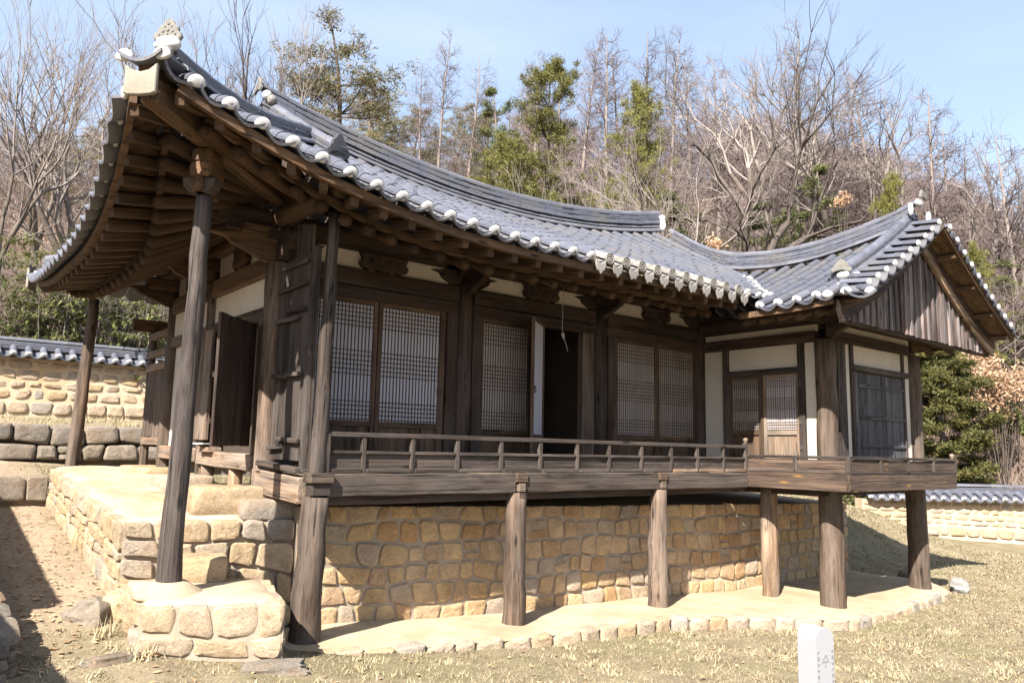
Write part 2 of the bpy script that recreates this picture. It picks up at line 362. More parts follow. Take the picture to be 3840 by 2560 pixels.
STONE_A = [stone_mesh('stone', 171, STONE_MIX)]
GREY_ST = [stone_mesh('stone', 130+s, STONE_GREY, e=4, jit=.08) for s in range(8)]
def stone_at(p, n, w, h, d, kinds, parent, tilt=0, name='stone'):
    n = V3((n[0], n[1], 0)).normalized(); t = (-n).cross(V3((0, 0, 1)))
    R3 = Matrix(((t.x, -n.x, 0, p[0]), (t.y, -n.y, 0, p[1]), (0, 0, 1, p[2]), (0, 0, 0, 1)))
    fl = random.choice((1, -1))
    return mk(name, random.choice(kinds), R3 @ Matrix.Rotation(tilt, 4, 'Y') @ Matrix.Diagonal((w*fl, d, h*random.choice((1, -1)), 1)) , parent)
def cell_stone(poly, depth, mat, M, parent, rr, name='stone', dome=.12, bev=.022, rough=.005):
    """one fitted stone: outline in local XZ (metres, about its centre), front towards local -Y"""
    n = len(poly); v = []; f = []
    R_ = max(math.hypot(*p) for p in poly)
    k1 = 1-bev/max(.04, R_*.8); dj = [rr.uniform(-rough, rough) for _ in range(4)]
    tx, tz_ = rr.uniform(-.10, .10), rr.uniform(-.10, .10)
    for s_, y in ((1, 0), (1.0, -depth+bev*1.1), (k1, -depth+bev*.25), (k1*.74, -depth-dome*bev), (k1*.38, -depth-dome*bev)):
        for x, z in poly:
            q = 0 if y == 0 else (tx*x+tz_*z)*s_*.6+(rr.uniform(-rough, rough) if s_ < 1 else rr.uniform(-.004, .004))
            v.append((x*s_, y+q, z*s_))
    for k in range(4):
        for i_ in range(n): j_ = (i_+1) % n; f.append((k*n+j_, k*n+i_, (k+1)*n+i_, (k+1)*n+j_))
    v.append((0, -depth-dome*bev+rr.uniform(-rough, rough), 0))
    for i_ in range(n): f.append((4*n+(i_+1) % n, 4*n+i_, len(v)-1))
    me = mesh(name, v, f, mat, True); me.set_sharp_from_angle(angle=.40)
    return mk(name, me, M, parent)
def round_poly(c, rr, cr_=.3, jit=.006):
    """cut and round the corners of a cell, jitter its outline"""
    n = len(c); out = []
    for i_ in range(n):
        p, a, b = c[i_], c[i_-1], c[(i_+1) % n]; la = math.hypot(a[0]-p[0], a[1]-p[1]); lb_ = math.hypot(b[0]-p[0], b[1]-p[1]); q = cr_*rr.uniform(.45, 1.5)
        ta, tb = min(.42, q*min(la, lb_)/la), min(.42, q*min(la, lb_)/lb_)
        A_ = (lerp(p[0], a[0], ta), lerp(p[1], a[1], ta)); B_ = (lerp(p[0], b[0], tb), lerp(p[1], b[1], tb)); m_ = (lerp((A_[0]+B_[0])/2, p[0], .42), lerp((A_[1]+B_[1])/2, p[1], .42))
        nx_ = (b[0]+p[0])/2, (b[1]+p[1])/2
        out += [A_, m_, B_, (lerp(B_[0], nx_[0], .9), lerp(B_[1], nx_[1], .9))]
    return [(x+rr.uniform(-jit, jit), z+rr.uniform(-jit, jit)) for x, z in out]
def stone_face(parent, a, b, n, zb, zt, courses, wr, depth, proud, kinds, gap=.025, seed=1, hvar=.2, keep=1.0, cr_=.26, bev=.022, split=.03):
    """courses of fitted stones on a wall face from a to b (plan), outward normal n, bottom and top as functions of 0..1"""
    mat = kinds[0].materials[0]
    rr = random.Random(seed); a = V3((a[0], a[1], 0)); b = V3((b[0], b[1], 0)); L = (b-a).length; t = (b-a)/L; nn = V3((n[0], n[1], 0)).normalized()
    tt = (-nn).cross(V3((0, 0, 1))); sg = 1 if tt.dot(t) > 0 else -1
    fr = [0]
    for k in range(courses): fr.append(fr[-1]+1+rr.uniform(-hvar, hvar))
    fr = [q/fr[-1] for q in fr]; ph = [rr.uniform(0, 6.28) for _ in range(courses+1)]
    def line(k, u):
        q = min(1, max(0, u/L)); H = zt(q)-zb(q); w = H/courses*.10 if 0 < k < courses else 0
        return lerp(zb(q), zt(q), fr[k])+w*(math.sin(u*3.1+ph[k])+.6*math.sin(u*7.3+ph[k]*2))
    for k in range(courses):
        u = 0.0; e0, e1 = 0.0, 0.0; last = False
        while not last:
            w = rr.uniform(*wr); u1 = u+w
            if u1 > L-wr[0]*.7: u1 = L; last = True
            sl0 = 0 if last else rr.uniform(-.03, .03); f0, f1 = (L, L) if last else (u1+sl0, u1-sl0)
            if rr.random() < keep:
                g = gap/2*rr.uniform(.7, 1.3); jz = [rr.uniform(-.012, .012) for _ in range(4)]
                c = [(e0+g, line(k, e0)+g+jz[0]*(k > 0)), (f0-g, line(k, f0)+g+jz[1]*(k > 0)), (f1-g, line(k+1, f1)-g+jz[2]*(k < courses-1)), (e1+g, line(k+1, e1)-g+jz[3]*(k < courses-1))]
                cells = [c]
                if rr.random() < split and (f0-e0) > .22:      # two small stones one over the other
                    h = rr.uniform(.4, .6); m0 = (c[0][0], lerp(c[0][1], c[3][1], h)); m1 = (c[1][0], lerp(c[1][1], c[2][1], h)); cells = [[c[0], c[1], (m1[0], m1[1]-g), (m0[0], m0[1]-g)], [(m0[0], m0[1]+g), (m1[0], m1[1]+g), c[2], c[3]]]
                for cc in cells:
                    uc = sum(p[0] for p in cc)/4; zc = sum(p[1] for p in cc)/4; p = a+t*uc
                    loc = [((x-uc)*sg, z-zc) for x, z in cc]; loc = loc if sg > 0 else loc[::-1]
                    pr = proud+rr.uniform(-.012, .014); M = Matrix(((tt.x, -nn.x, 0, p.x+nn.x*(pr-depth)), (tt.y, -nn.y, 0, p.y+nn.y*(pr-depth)), (0, 0, 1, zc), (0, 0, 0, 1)))
                    cell_stone(round_poly(loc, rr, cr_), depth, mat, M, parent, rr, bev=bev)
            u = u1; e0, e1 = f0, f1
def block_stone(p, s, mat, parent, rz=0, seed=0, name='stone', e=.34):
    """roughly squared block resting with its base at p"""
    rr = random.Random(seed); v = []; f = []; n, m_ = 20, 10
    for j in range(m_+1):
        ph = math.pi*j/m_-math.pi/2; cz, sz = abs(math.cos(ph))**e, math.copysign(abs(math.sin(ph))**e, math.sin(ph))
        for i in range(n):
            a = 2*math.pi*i/n; cx, sx = math.copysign(abs(math.cos(a))**e, math.cos(a)), math.copysign(abs(math.sin(a))**e, math.sin(a))
            q = 1+.12*noise.noise(V3((cx*1.1+seed, sx*1.3, sz*1.2)))+.05*noise.noise(V3((cx*3+seed, sx*3, sz*3)))
            v.append((cx*cz*q*s[0]/2, sx*cz*q*s[1]/2, s[2]/2+sz*q*s[2]/2))
    for j in range(m_):
        for i in range(n): i2 = (i+1) % n; f.append((j*n+i, j*n+i2, (j+1)*n+i2, (j+1)*n+i))
    return mk(name, mesh(name, v, f, mat, True), Matrix.Translation(V3(p)) @ Matrix.Rotation(rz, 4, 'Z'), parent)
def quad_sheet(name, pts, mat, parent=None, M=None):
    return mk(name, mesh(name, pts, [tuple(range(len(pts)))], mat), M, parent)
def skirt(v, f, loop, out, drop):
    """let the earth top run down over the stones along a list of vertex indices"""
    b0 = len(v); 
    for i_ in loop: p = v[i_]; v.append((p[0]+out[0], p[1]+out[1], p[2]-drop))
    for k in range(len(loop)-1): f.append((loop[k+1], loop[k], b0+k, b0+k+1))
def solid(name, top, bottom_z, mat, parent):
    """closed block under a list of top points (polygon, counter-clockwise)"""
    n = len(top); v = [tuple(p) for p in top]+[(p[0], p[1], (bottom_z(p[0], p[1]) if callable(bottom_z) else bottom_z)) for p in top]
    f = [tuple(range(n)), tuple(range(2*n-1, n-1, -1))]+[(i, n+i, n+(i+1) % n, (i+1) % n) for i in range(n)]
    return mk(name, mesh(name, v, f, mat), None, parent)

# foundation under the deck
YS = .64
fw = empty('stone_foundation', 'coursed tan fieldstone foundation wall under the railed deck', 'foundation', (.13, YS, 0))
fb = lambda q: float(np.interp(lerp(.13, 11.72, q), [-.7, .5, 2.67, 5.3, 8, 12], [.0, -.035, -.18, -.25, -.37, -.345]))-.03; ft = lambda q: np.interp(q, [0, .4, 1], [1.235, 1.12, .98])
solid('mortar_core', [(.13, YS+.012, 1.22), (5, YS+.012, 1.09), (11.65, YS+.012, .96), (11.65, 6, 1.2), (.13, 6, 1.22)], -.6, MORTAR, fw)
n1 = stone_face(fw, (.13, YS), (11.72, YS), (0, -1), fb, ft, 6, (.19, .40), .16, .014, ROUND_ST, .034, 3, .22, cr_=.21, bev=.012)
stone_face(fw, (11.68, YS+.05), (11.68, 1.6), (1, 0), lambda q: -.4, lambda q: .96, 6, (.25, .4), .14, .02, ROUND_ST, .035, 8)
# upper terrace beside the building
ut = empty('side_terrace', 'high earth-topped stone terrace along the left side of the pavilion', 'terrace', (-1.5, .93, 0))
tz = lambda y: 1.10+.0755*(y-.93)
tl = lambda y: lerp(-1.52, -1.40, (y-.93)/5.1)
tops = [(tl(.95), .95, tz(.95)), (.16, .70, tz(.8))]+[(.16, y, tz(y)) for y in (2, 4, 6.05)]+[(tl(6.05), 6.05, tz(6.05))]+[(tl(y), y, tz(y)) for y in (4.5, 3, 2)]
nx, ny = 16, 30; v = []; f = []
for j in range(ny+1):
    y = lerp(.95, 6.05, j/ny)
    for i in range(nx+1):
        t = i/nx; x = lerp(tl(y)+.05+.02*math.sin(y*6), .2, t); yy = y+.05+.018*math.sin(x*8)*(j == 0)-(.25*t if j == 0 else .25*t*(1-j/ny)); edge = max(0, .06-t)*.15
        v.append((x, yy, tz(y)+.006-(.04 if (j == 0 or i == 0) else 0)+.008*math.sin(x*5+y*3)+.006*math.sin(y*9-x*4)))
for j in range(ny):
    for i in range(nx): a = j*(nx+1)+i; f.append((a, a+1, a+nx+2, a+nx+1))
mk('earth_top', mesh('earth_top', v, f, MUD, True), None, ut)
solid('mortar_core', [(x+(.008 if x < 0 else -.01), y+(.006 if y < 1 else -.03), z-.03) for x, y, z in tops], lambda x, y: ground_z(x, y)-.15, MORTAR, ut)
stone_face(ut, (-1.53, .93), (.13, .66), (-.16, -.99), lambda q: lerp(.48, -.03, q), lambda q: 1.105, 4, (.20, .42), .16, .016, STONE_A, .028, 21, cr_=.2, bev=.013)
stone_face(ut, (-1.40, 6.1), (-1.53, .95), (-1, .0), lambda q: ground_z(-1.6, lerp(6.1, .95, q))-.04, lambda q: tz(lerp(6.1, .95, q))-.02, 4, (.14, .34), .17, .018, STONE_A, .022, 22, .3, cr_=.2, bev=.013)
# plinth stones the columns stand on
for k, (x, y, z, w, d, h, rz) in enumerate([(-.40, 1.34, 1.09, .80, .62, .33, -.15), (-.06, .96, 1.07, .66, .44, .23, -.1), (-.62, 2.3, 1.14, .5, 1.3, .14, .05), (-.30, 3.35, 1.20, .6, .95, .27, .02), (-.18, 2.35, 1.14, .4, .9, .14, .05), (-.12, 5.25, 1.36, .6, .7, .15, .1), (-.05, 6.3, 1.36, .6, .8, .15, 0)]):
    block_stone((x, y, z), (w, d, h), STONE_MIX, ut, rz, k*3+2, 'plinth_stone', .27)
# stone step up to the terrace
st = empty('stone_step', 'single dressed step stone between the low block and the terrace', 'step', (-.85, .4, .55))
block_stone((-.90, .58, .54), (.55, .46, .25), STONE, st, -.33, 5, 'step_stone', .25)
# low block carrying the leaning prop post
lb = empty('stone_block', 'low mortared stone block carrying the foot of the leaning prop post', 'stone block', (-1.1, -.2, .1))
BL = [(-1.66, -.40), (-.60, -.87), (-.27, .40), (-.9, .95), (-1.50, 1.0)]
zt_ = .55
v = [(x*.985, y*.98, zt_-.035) for x, y in BL]
solid('mortar_core', [(lerp(x, -.99, .012), lerp(y, .1, .012), zt_-.03) for x, y in BL], -.1, MORTAR, lb)
c0 = V3((-1.02, .12, zt_+.012)); vv = [tuple(c0)]; ff = []
ring = []
for i in range(len(BL)):
    a, b_ = BL[i], BL[(i+1) % len(BL)]
    for k in range(6): ring.append((lerp(a[0], b_[0], k/6), lerp(a[1], b_[1], k/6)))
for s in (.5, .86, .93):
    for x, y in ring: vv.append((lerp(c0.x, x, s), lerp(c0.y, y, s), zt_+(.014 if s < .6 else .006 if s < .9 else -.045)+.006*math.sin(x*11+y*7)))
N = len(ring)
for i in range(N):
    j = (i+1) % N; ff.append((0, 1+i, 1+j))
    for k in (0, 1): ff.append((1+k*N+i, 1+(k+1)*N+i, 1+(k+1)*N+j, 1+k*N+j))
mk('earth_top', mesh('earth_top', vv, ff, MUD, True), None, lb)
stone_face(lb, BL[0], BL[1], (-.405, -.914), lambda q: lerp(.16, .06, q), lambda q: zt_-.01, 2, (.27, .48), .16, .022, PALE_ST, .026, 43, .25, cr_=.27, bev=.018, split=0)
stone_face(lb, BL[1], BL[2], (.968, -.25), lambda q: lerp(.06, -.02, q), lambda q: zt_-.01, 2, (.24, .4), .14, .018, PALE_ST, .03, 32, cr_=.25, bev=.015)
stone_face(lb, BL[4], BL[0], (-.99, -.11), lambda q: lerp(.3, .16, q), lambda q: zt_-.01, 2, (.26, .4), .15, .018, STONE_A, .028, 33, cr_=.25, bev=.015)
v, f = lathe_geo([(0, .30), (.03, .27), (.08, .19), (.125, .13)], 18, .04, 4)
mk('mortar_pad', mesh('mortar_pad', v, f, MUD, True), frame((-1.33, -.02, zt_-.01), (0, 0, 1)), lb)
# earth apron in front of the foundation
ap = empty('earth_apron', 'pale packed-earth apron edged with kerb stones below the deck', 'apron', (3, -.5, -.2))
AZ = lambda x: float(np.interp(x, [-.7, .5, 2.67, 5.3, 8, 12], [.0, -.035, -.18, -.25, -.37, -.345]))
AE = [(-.62, -.30), (.0, -.55), (.7, -.64), (2.5, -.60), (4.75, -.62), (6.0, -1.08), (7.28, -1.76), (9.2, -1.66), (11.15, -1.46), (11.75, -.9)]
def along(poly, step):
    out = []; carry = 0
    for a, b_ in zip(poly[:-1], poly[1:]):
        a, b_ = V3((*a, 0)), V3((*b_, 0)); L = (b_-a).length; n = max(1, round(L/step))
        for k in range(n): out.append(lerp(a, b_, k/n))
    out.append(V3((*poly[-1], 0))); return out
ed = along(AE, .3); v = []; f = []
for k, p in enumerate(ed):
    for s in (0, .06, .3, .65, 1):
        q = V3((lerp(p.x, max(-.3, min(11.9, p.x)), s), lerp(p.y, YS+.02, s), 0))
        v.append((q.x, q.y, AZ(q.x)-(.03 if s == 0 else 0)+.007*math.sin(q.x*4.1+q.y*6)))
for k in range(len(ed)-1):
    for i in range(4): a = k*5+i; f.append((a, a+5, a+6, a+1))
mk('earth_top', mesh('earth_top', v, f, MUD, True), None, ap)
solid('fill', [(p.x, p.y+.06, -.5) for p in ed]+[(11.8, 1.0, -.5), (-.3, 1.0, -.5)], -.85, MORTAR, ap)
rk = random.Random(5); pos = 0.0
ed2 = along(AE, .02); k = 0
while k < len(ed2)-3:
    w = rk.uniform(.26, .46); k2 = min(len(ed2)-1, k+int(w/.02)); a, b_ = ed2[k], ed2[k2]; t = b_-a
    if t.length > .1:
        n = V3((t.y, -t.x, 0)).normalized(); m_ = (a+b_)/2; zz = AZ(m_.x)
        tt = (-n).cross(V3((0, 0, 1))); hw, hh2 = t.length/2-.006, .10+rk.uniform(-.012, .012)
        cell_stone(round_poly([(-hw, -hh2), (hw, -hh2), (hw, hh2), (-hw, hh2+rk.uniform(-.01, .01))], rk, .2, .006), .17, STONE_PALE, Matrix(((tt.x, -n.x, 0, m_.x-n.x*(.145+rk.uniform(-.012, .012))), (tt.y, -n.y, 0, m_.y-n.y*.145), (0, 0, 1, zz-.105), (0, 0, 0, 1))), ap, rk, 'kerb_stone', bev=.028)
    k = k2
# loose rocks, all different; the last lump stands in for a shadow
def rock(name, label, p, s, mat, seed, rz=0, flat=False):
    rr = random.Random(seed); v = []; f = []; n, m_ = 22, 13
    for j in range(m_+1):
        ph = math.pi*j/m_
        for i in range(n):
            a = 2*math.pi*i/n; q = 1+.35*noise.noise(V3((math.cos(a)*1.3+seed, math.sin(a)*1.3, math.cos(ph)*1.5)))+.14*noise.noise(V3((math.cos(a)*3+seed, math.sin(a)*3, math.cos(ph)*3)))
            e = .55 if flat else .8
            x = math.copysign(abs(math.cos(a))**e, math.cos(a))*max(0, math.sin(ph))**.6; y = math.copysign(abs(math.sin(a))**e, math.sin(a))*max(0, math.sin(ph))**.6
            v.append((x*q*s[0]/2, y*q*s[1]/2, s[2]*(.5+.5*math.cos(ph)*q)))
    for j in range(m_):
        for i in range(n): i2 = (i+1) % n; f.append((j*n+i, (j+1)*n+i, (j+1)*n+i2, j*n+i2))
    me = mesh(name, v, f, mat, True); me.set_sharp_from_angle(angle=.6)
    o = mk(name, me, Matrix.Translation(V3(p)) @ Matrix.Rotation(rz, 4, 'Z'))
    return tag(o, label, 'rock')
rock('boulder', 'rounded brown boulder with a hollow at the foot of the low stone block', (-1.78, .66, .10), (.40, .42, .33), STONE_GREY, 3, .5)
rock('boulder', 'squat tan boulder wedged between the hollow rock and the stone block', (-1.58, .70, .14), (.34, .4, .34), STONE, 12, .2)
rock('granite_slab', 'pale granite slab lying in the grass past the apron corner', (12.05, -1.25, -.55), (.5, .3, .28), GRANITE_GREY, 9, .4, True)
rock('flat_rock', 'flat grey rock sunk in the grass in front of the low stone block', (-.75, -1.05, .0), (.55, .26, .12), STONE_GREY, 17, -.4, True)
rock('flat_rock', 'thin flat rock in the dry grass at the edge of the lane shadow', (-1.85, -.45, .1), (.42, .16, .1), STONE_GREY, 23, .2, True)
rock('shadow_lump', 'dark rounded lump standing in for a shadow behind the right rear wing post', (12.1, -.35, -.5), (.42, .36, .26), STONE_GREY, 29, .2)  # solid dark lump in place of a shadow beside the post
# dry-stone edging of the lane (far left of the picture)
dw = empty('dry_stone_wall', 'rough dark dry-stone wall along the left edge of the lane', 'stone wall', (-2.6, 0, .1))
dz = lambda q: float(np.interp(lerp(-.52, 3.2, q), [-.52, -.2, .4, 3.2], [.40, .46, .56, 1.15]))
solid('rubble_core', [(-3.0, -.46, .3), (-2.62, -.46, .3), (-2.62, .3, .45), (-2.62, 3.2, 1.05), (-3.0, 3.2, 1.05), (-3.0, .3, .45)], -.1, STONE_GREY, dw)
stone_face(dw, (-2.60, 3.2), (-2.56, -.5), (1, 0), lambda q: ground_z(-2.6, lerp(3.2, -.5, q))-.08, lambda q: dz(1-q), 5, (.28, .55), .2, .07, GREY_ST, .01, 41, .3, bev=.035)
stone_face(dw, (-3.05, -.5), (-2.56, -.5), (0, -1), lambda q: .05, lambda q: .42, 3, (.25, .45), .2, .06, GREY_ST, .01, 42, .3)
# low row of stones across the head of the lane
lr = empty('stone_kerb', 'low row of dark squared stones across the head of the lane', 'stone kerb', (-2.2, 6, 1))
solid('fill', [(-3.6, 6.06, 1.30), (-1.42, 6.06, 1.30), (-1.42, 6.6, 1.30), (-3.6, 6.6, 1.3)], .8, STONE_GREY, lr)
stone_face(lr, (-3.6, 6.02), (-1.42, 6.02), (0, -1), lambda q: .98, lambda q: 1.36, 1, (.38, .6), .2, .04, GREY_ST, .02, 44, cr_=.15)
# bank and retaining wall behind
bank = mk('grass_bank', None)
bpy.data.objects.remove(bank)
v = []; f = []
for j in range(15):
    for i in range(31):
        x = lerp(-8, 8, i/30); y = lerp(10.2, 17.5, j/14); v.append((x, y, 2.13+.105*(y-10.2)+.03*math.sin(x*3+y*2)))
for j in range(14):
    for i in range(30): a = j*31+i; f.append((a, a+1, a+32, a+31))
o = mk('grass_bank', mesh('grass_bank', v, f, GROUND, True)); o['kind'] = 'structure'
rw_ = empty('retaining_wall', 'low retaining wall of large grey boulders below the clay wall', 'stone wall', (-1, 10, 1.5))
solid('rubble_core', [(-7, 10.08, 2.1), (6, 10.08, 2.1), (6, 10.5, 2.1), (-7, 10.5, 2.1)], 1.0, STONE_GREY, rw_)
stone_face(rw_, (-4.5, 10), (3.5, 10), (0, -1), lambda q: 1.50, lambda q: 2.20, 2, (.30, .66), .28, .10, GREY_ST, .02, 51, .35, cr_=.25, bev=.04, split=.08)

# ---------------------------------------------------------------- tiles
def arc_shell(name, L, r, th_, a0, a1, seg, mat, taper=.93, x0=0):
    """bent roof tile: shell between angles a0..a1 (degrees, 90 = up)"""
    v = []; f = []; n = seg+1
    for x, s in ((x0, 1), (x0+L, taper)):
        for rr in (r, r-th_):
            for i in range(n):
                a = math.radians(lerp(a0, a1, i/seg)); v.append((x, rr*s*math.cos(a), rr*s*math.sin(a)))
    o0, i0, o1, i1 = 0, n, 2*n, 3*n
    for i in range(seg):
        f += [(o0+i, o0+i+1, o1+i+1, o1+i), (i0+i, i1+i, i1+i+1, i0+i+1), (o0+i, i0+i, i0+i+1, o0+i+1), (o1+i, o1+i+1, i1+i+1, i1+i)]
    f += [(o0, o1, i1, i0), (o0+seg, i0+seg, i1+seg, o1+seg)]
    f = [tuple(reversed(q)) for q in f]
    return mesh(name, v, f, mat, False)
TR = .075
def smooth_auto(me):
    me.polygons.foreach_set('use_smooth', [True]*len(me.polygons))
    return me
CONVEX = arc_shell('convex_tile', .31, TR, .016, 0, 180, 8, TILE)
CONVEX_OLD = arc_shell('convex_tile', .31, TR, .016, 0, 180, 8, TILE_OLD)
def concave_shape(name, w, sag, th_, L, mat, seg=7, drop=0):
    v = []; f = []; n = seg+1
    for x in (0, L):
        for k in (0, 1):
            for i in range(n):
                t = i/seg*2-1; v.append((x, t*w/2, sag*(t*t)-k*th_*(1 if x else 1.4)))
    o0, i0, o1, i1 = 0, n, 2*n, 3*n
    for i in range(seg): f += [(o0+i, o1+i, o1+i+1, o0+i+1), (i0+i, i0+i+1, i1+i+1, i1+i), (o0+i, o0+i+1, i0+i+1, i0+i)]
    f += [(o0, i0, i1, o1), (o0+seg, o1+seg, i1+seg, i0+seg)]
    return mesh(name, v, [tuple(reversed(q)) for q in f], mat)
CONCAVE = concave_shape('concave_tile', .30, .085, .02, .34, TILE)
CONCAVE_OLD = concave_shape('concave_tile', .30, .085, .02, .34, TILE_OLD)
def cap_geo(r=.074, L=.03):
    v = []; f = []; seg = 10; prof = [(.0, 1.0), (-L*.55, 1.03), (-L*.9, .86), (-L*1.08, .45)]
    for x, s in prof:
        for i in range(seg+1):
            a = math.pi*i/seg; v.append((x, r*s*math.cos(a)*1.02, r*s*math.sin(a)-.01))
        for a in (200, 235, 270, 305, 340): a = math.radians(a); v.append((x, r*s*math.cos(a)*.95, .034*s*math.sin(a)-.01))
    n = seg+6
    for k in range(len(prof)-1):
        for i in range(n): j = (i+1) % n; f.append((k*n+i, k*n+j, (k+1)*n+j, (k+1)*n+i))
    f.append(tuple(range((len(prof)-1)*n, len(prof)*n)))
    return v, f
CAPM = mesh('plaster_cap', *cap_geo(), PLASTER_CAP, True)

def capped_wall(name, label, a, b, zb, zt, seed, vis=True, stones=True, rows=True):
    """clay wall with stones and a little tiled roof, from a to b in plan; zb, zt(0..1): foot and top of the clay"""
    A = V3((*a, 0)); B = V3((*b, 0)); L = (B-A).length; t = (B-A)/L; n = V3((t.y, -t.x, 0))
    e = empty(name, label, 'garden wall', (a[0], a[1], zb(0)))
    K = 12; v = []; f = []
    for k in range(K+1):
        q = k/K; p = A+t*L*q
        for s, z in ((.22, zb(q)-.4), (.22, zt(q)), (-.22, zt(q)), (-.22, zb(q)-.4)): v.append((p.x+n.x*s, p.y+n.y*s, z))
    for k in range(K):
        for i in range(4): j = (i+1) % 4; f.append((k*4+i, k*4+j, (k+1)*4+j, (k+1)*4+i))
    f += [(3, 2, 1, 0), tuple(K*4+i for i in range(4))]
    mk('clay_body', mesh('clay_body', v, [tuple(reversed(q)) for q in f], CLAY), None, e)
    if stones:
        stone_face(e, A+n*.22, B+n*.22, n, lambda q: zb(q)-.05, lambda q: zb(q)+.24, 1, (.3, .5), .12, .05, PALE_ST, .03, seed, split=0)
        stone_face(e, A+n*.22, B+n*.22, n, lambda q: zb(q)+.26, lambda q: zt(q)-.04, 4, (.24, .50), .10, .022, PALE_ST, .058, seed+1, cr_=.34, split=0)
    # tiled cap
    sp = .29; m_ = int(L/sp)
    for sd in ((1, -1) if rows else ()):
        for k in range(m_+1):
            q = min(1, (k+.5)*sp/L); p = A+t*(k+.5)*sp; z = zt(q)
            tip = V3((p.x+n.x*sd*.45, p.y+n.y*sd*.45, z+.07)); top = V3((p.x+n.x*sd*.08, p.y+n.y*sd*.08, z+.24))
            M = frame(tip, top-tip)
            mk('convex_tile', CONVEX, M @ Matrix.Diagonal((1.3, 1, 1, 1)), e); mk('plaster_cap', CAPM, M @ Matrix.Translation((.01, 0, 0)), e)
            pc = V3((p.x+t.x*sp/2+n.x*sd*.47, p.y+t.y*sp/2+n.y*sd*.47, z-.01)); tc_ = V3((p.x+t.x*sp/2+n.x*sd*.06, p.y+t.y*sp/2+n.y*sd*.06, z+.17))
            mk('concave_tile', CONCAVE, frame(pc, tc_-pc) @ Matrix.Diagonal((1.35, 1, 1, 1)), e)
    for lay, (w, h) in enumerate([(.30, .05), (.27, .05), (.24, .05)]):
        pts = [(*(A+t*L*q).xy, zt(q)+.23+lay*.058+random.uniform(-.004, .004)) for q in np.linspace(0, 1, m_+1)]
        sweep('ridge_course', pts, rect(w, h), TILE, e)
    for k in range(m_):
        q = (k+.5)/m_; p = A+t*L*(k/m_); p2 = A+t*L*((k+1)/m_)
        p = V3((p.x, p.y, zt(k/m_)+.40)); p2 = V3((p2.x, p2.y, zt((k+1)/m_)+.40))
        mk('ridge_tile', CONVEX, frame(p, p2-p) @ Matrix.Diagonal(((p2-p).length/.31*1.02, 1.15, 1.0, 1)), e)
    return e
capped_wall('clay_wall', 'tile-capped clay and fieldstone wall behind the pavilion on the left', (-5.5, 13.4), (3.8, 12.7), lambda q: lerp(2.46, 2.52, q), lambda q: lerp(3.72, 3.66, q), 61)
capped_wall('clay_wall', 'tile-capped clay wall half shaded beyond the lawn on the right', (18.3, 3.8), (27.5, -3.3), lambda q: lerp(-.1, -.62, q), lambda q: lerp(.72, .70, q), 71)
capped_wall('clay_wall', 'plain clay wall added unseen past the left edge to shade the lane', (-4.25, -2.7), (-4.25, -.6), lambda q: .15, lambda q: 1.72, 81, stones=False, rows=False)  # added out of frame to cast the lane shadow; its form is guessed
capped_wall('clay_wall', 'taller clay wall, also added out of view to shade the lane', (-4.25, .0), (-4.25, 8.5), lambda q: lerp(.2, 1.3, q), lambda q: lerp(2.2, 3.35, q), 91, stones=False, rows=False)  # second unseen wall, added to carry the lane shadow further back
# ---------------------------------------------------------------- pavilion: frame, walls, doors, deck
PV = empty('pavilion', 'old wooden tile-roofed pavilion raised on posts with a railed deck', 'pavilion', (0, 0, 0))
YF = 1.40; CX = [0.0, 2.76, 5.45, 8.02]; X6 = 10.85; DW = -1.07
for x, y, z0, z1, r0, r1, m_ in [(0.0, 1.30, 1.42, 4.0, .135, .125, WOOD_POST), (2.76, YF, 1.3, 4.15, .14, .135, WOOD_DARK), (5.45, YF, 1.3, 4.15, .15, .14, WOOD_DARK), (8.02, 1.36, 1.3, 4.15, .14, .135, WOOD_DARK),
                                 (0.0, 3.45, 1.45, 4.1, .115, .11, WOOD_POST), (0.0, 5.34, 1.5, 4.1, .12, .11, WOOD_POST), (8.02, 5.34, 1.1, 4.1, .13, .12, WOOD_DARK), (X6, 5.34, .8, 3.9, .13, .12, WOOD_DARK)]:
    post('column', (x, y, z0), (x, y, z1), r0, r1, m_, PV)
for x, y, z0, z1, r0, r1 in [(2.67, 0.03, -.20, 1.36, .148, .125), (5.29, 0.03, -.28, 1.36, .138, .122), (8.0, 0, -.40, 1.4, .138, .128)]:
    post('deck_post', (x, y, z0), (x, y, z1), r0, r1, WOOD_PALE if x > 5.5 else WOOD_POST, PV, 16, .05, 9, .014)
post('deck_post', (-.02, -.01, -.06), (.03, 0, 1.36), .155, .135, WOOD_POST, PV, 16, .05, 9, .012)
post('column', (8.02, DW, -.40), (8.02, DW, 3.7), .182, .16, WOOD_POST, PV, 16, .045, 12, .012)
post('column', (X6+.05, DW, -.40), (X6+.1, DW, 3.7), .175, .155, WOOD_POST, PV, 16, .045, 12, .012)
post('corner_pole', (.03, .0, 1.6), (.085, .02, 4.34), .085, .06, WOOD_GREY, PV, 10, .02, 10, .012)
post('prop_post', (-1.335, -.03, .66), (-1.265, .04, 4.22), .108, .074, WOOD_CHAR, PV, 16, .045, 12, .010)
post('prop_post', (-1.06, 6.48, 1.46), (-.98, 6.42, 4.15), .10, .08, WOOD_POST, PV, 12, .03, 10, .012)
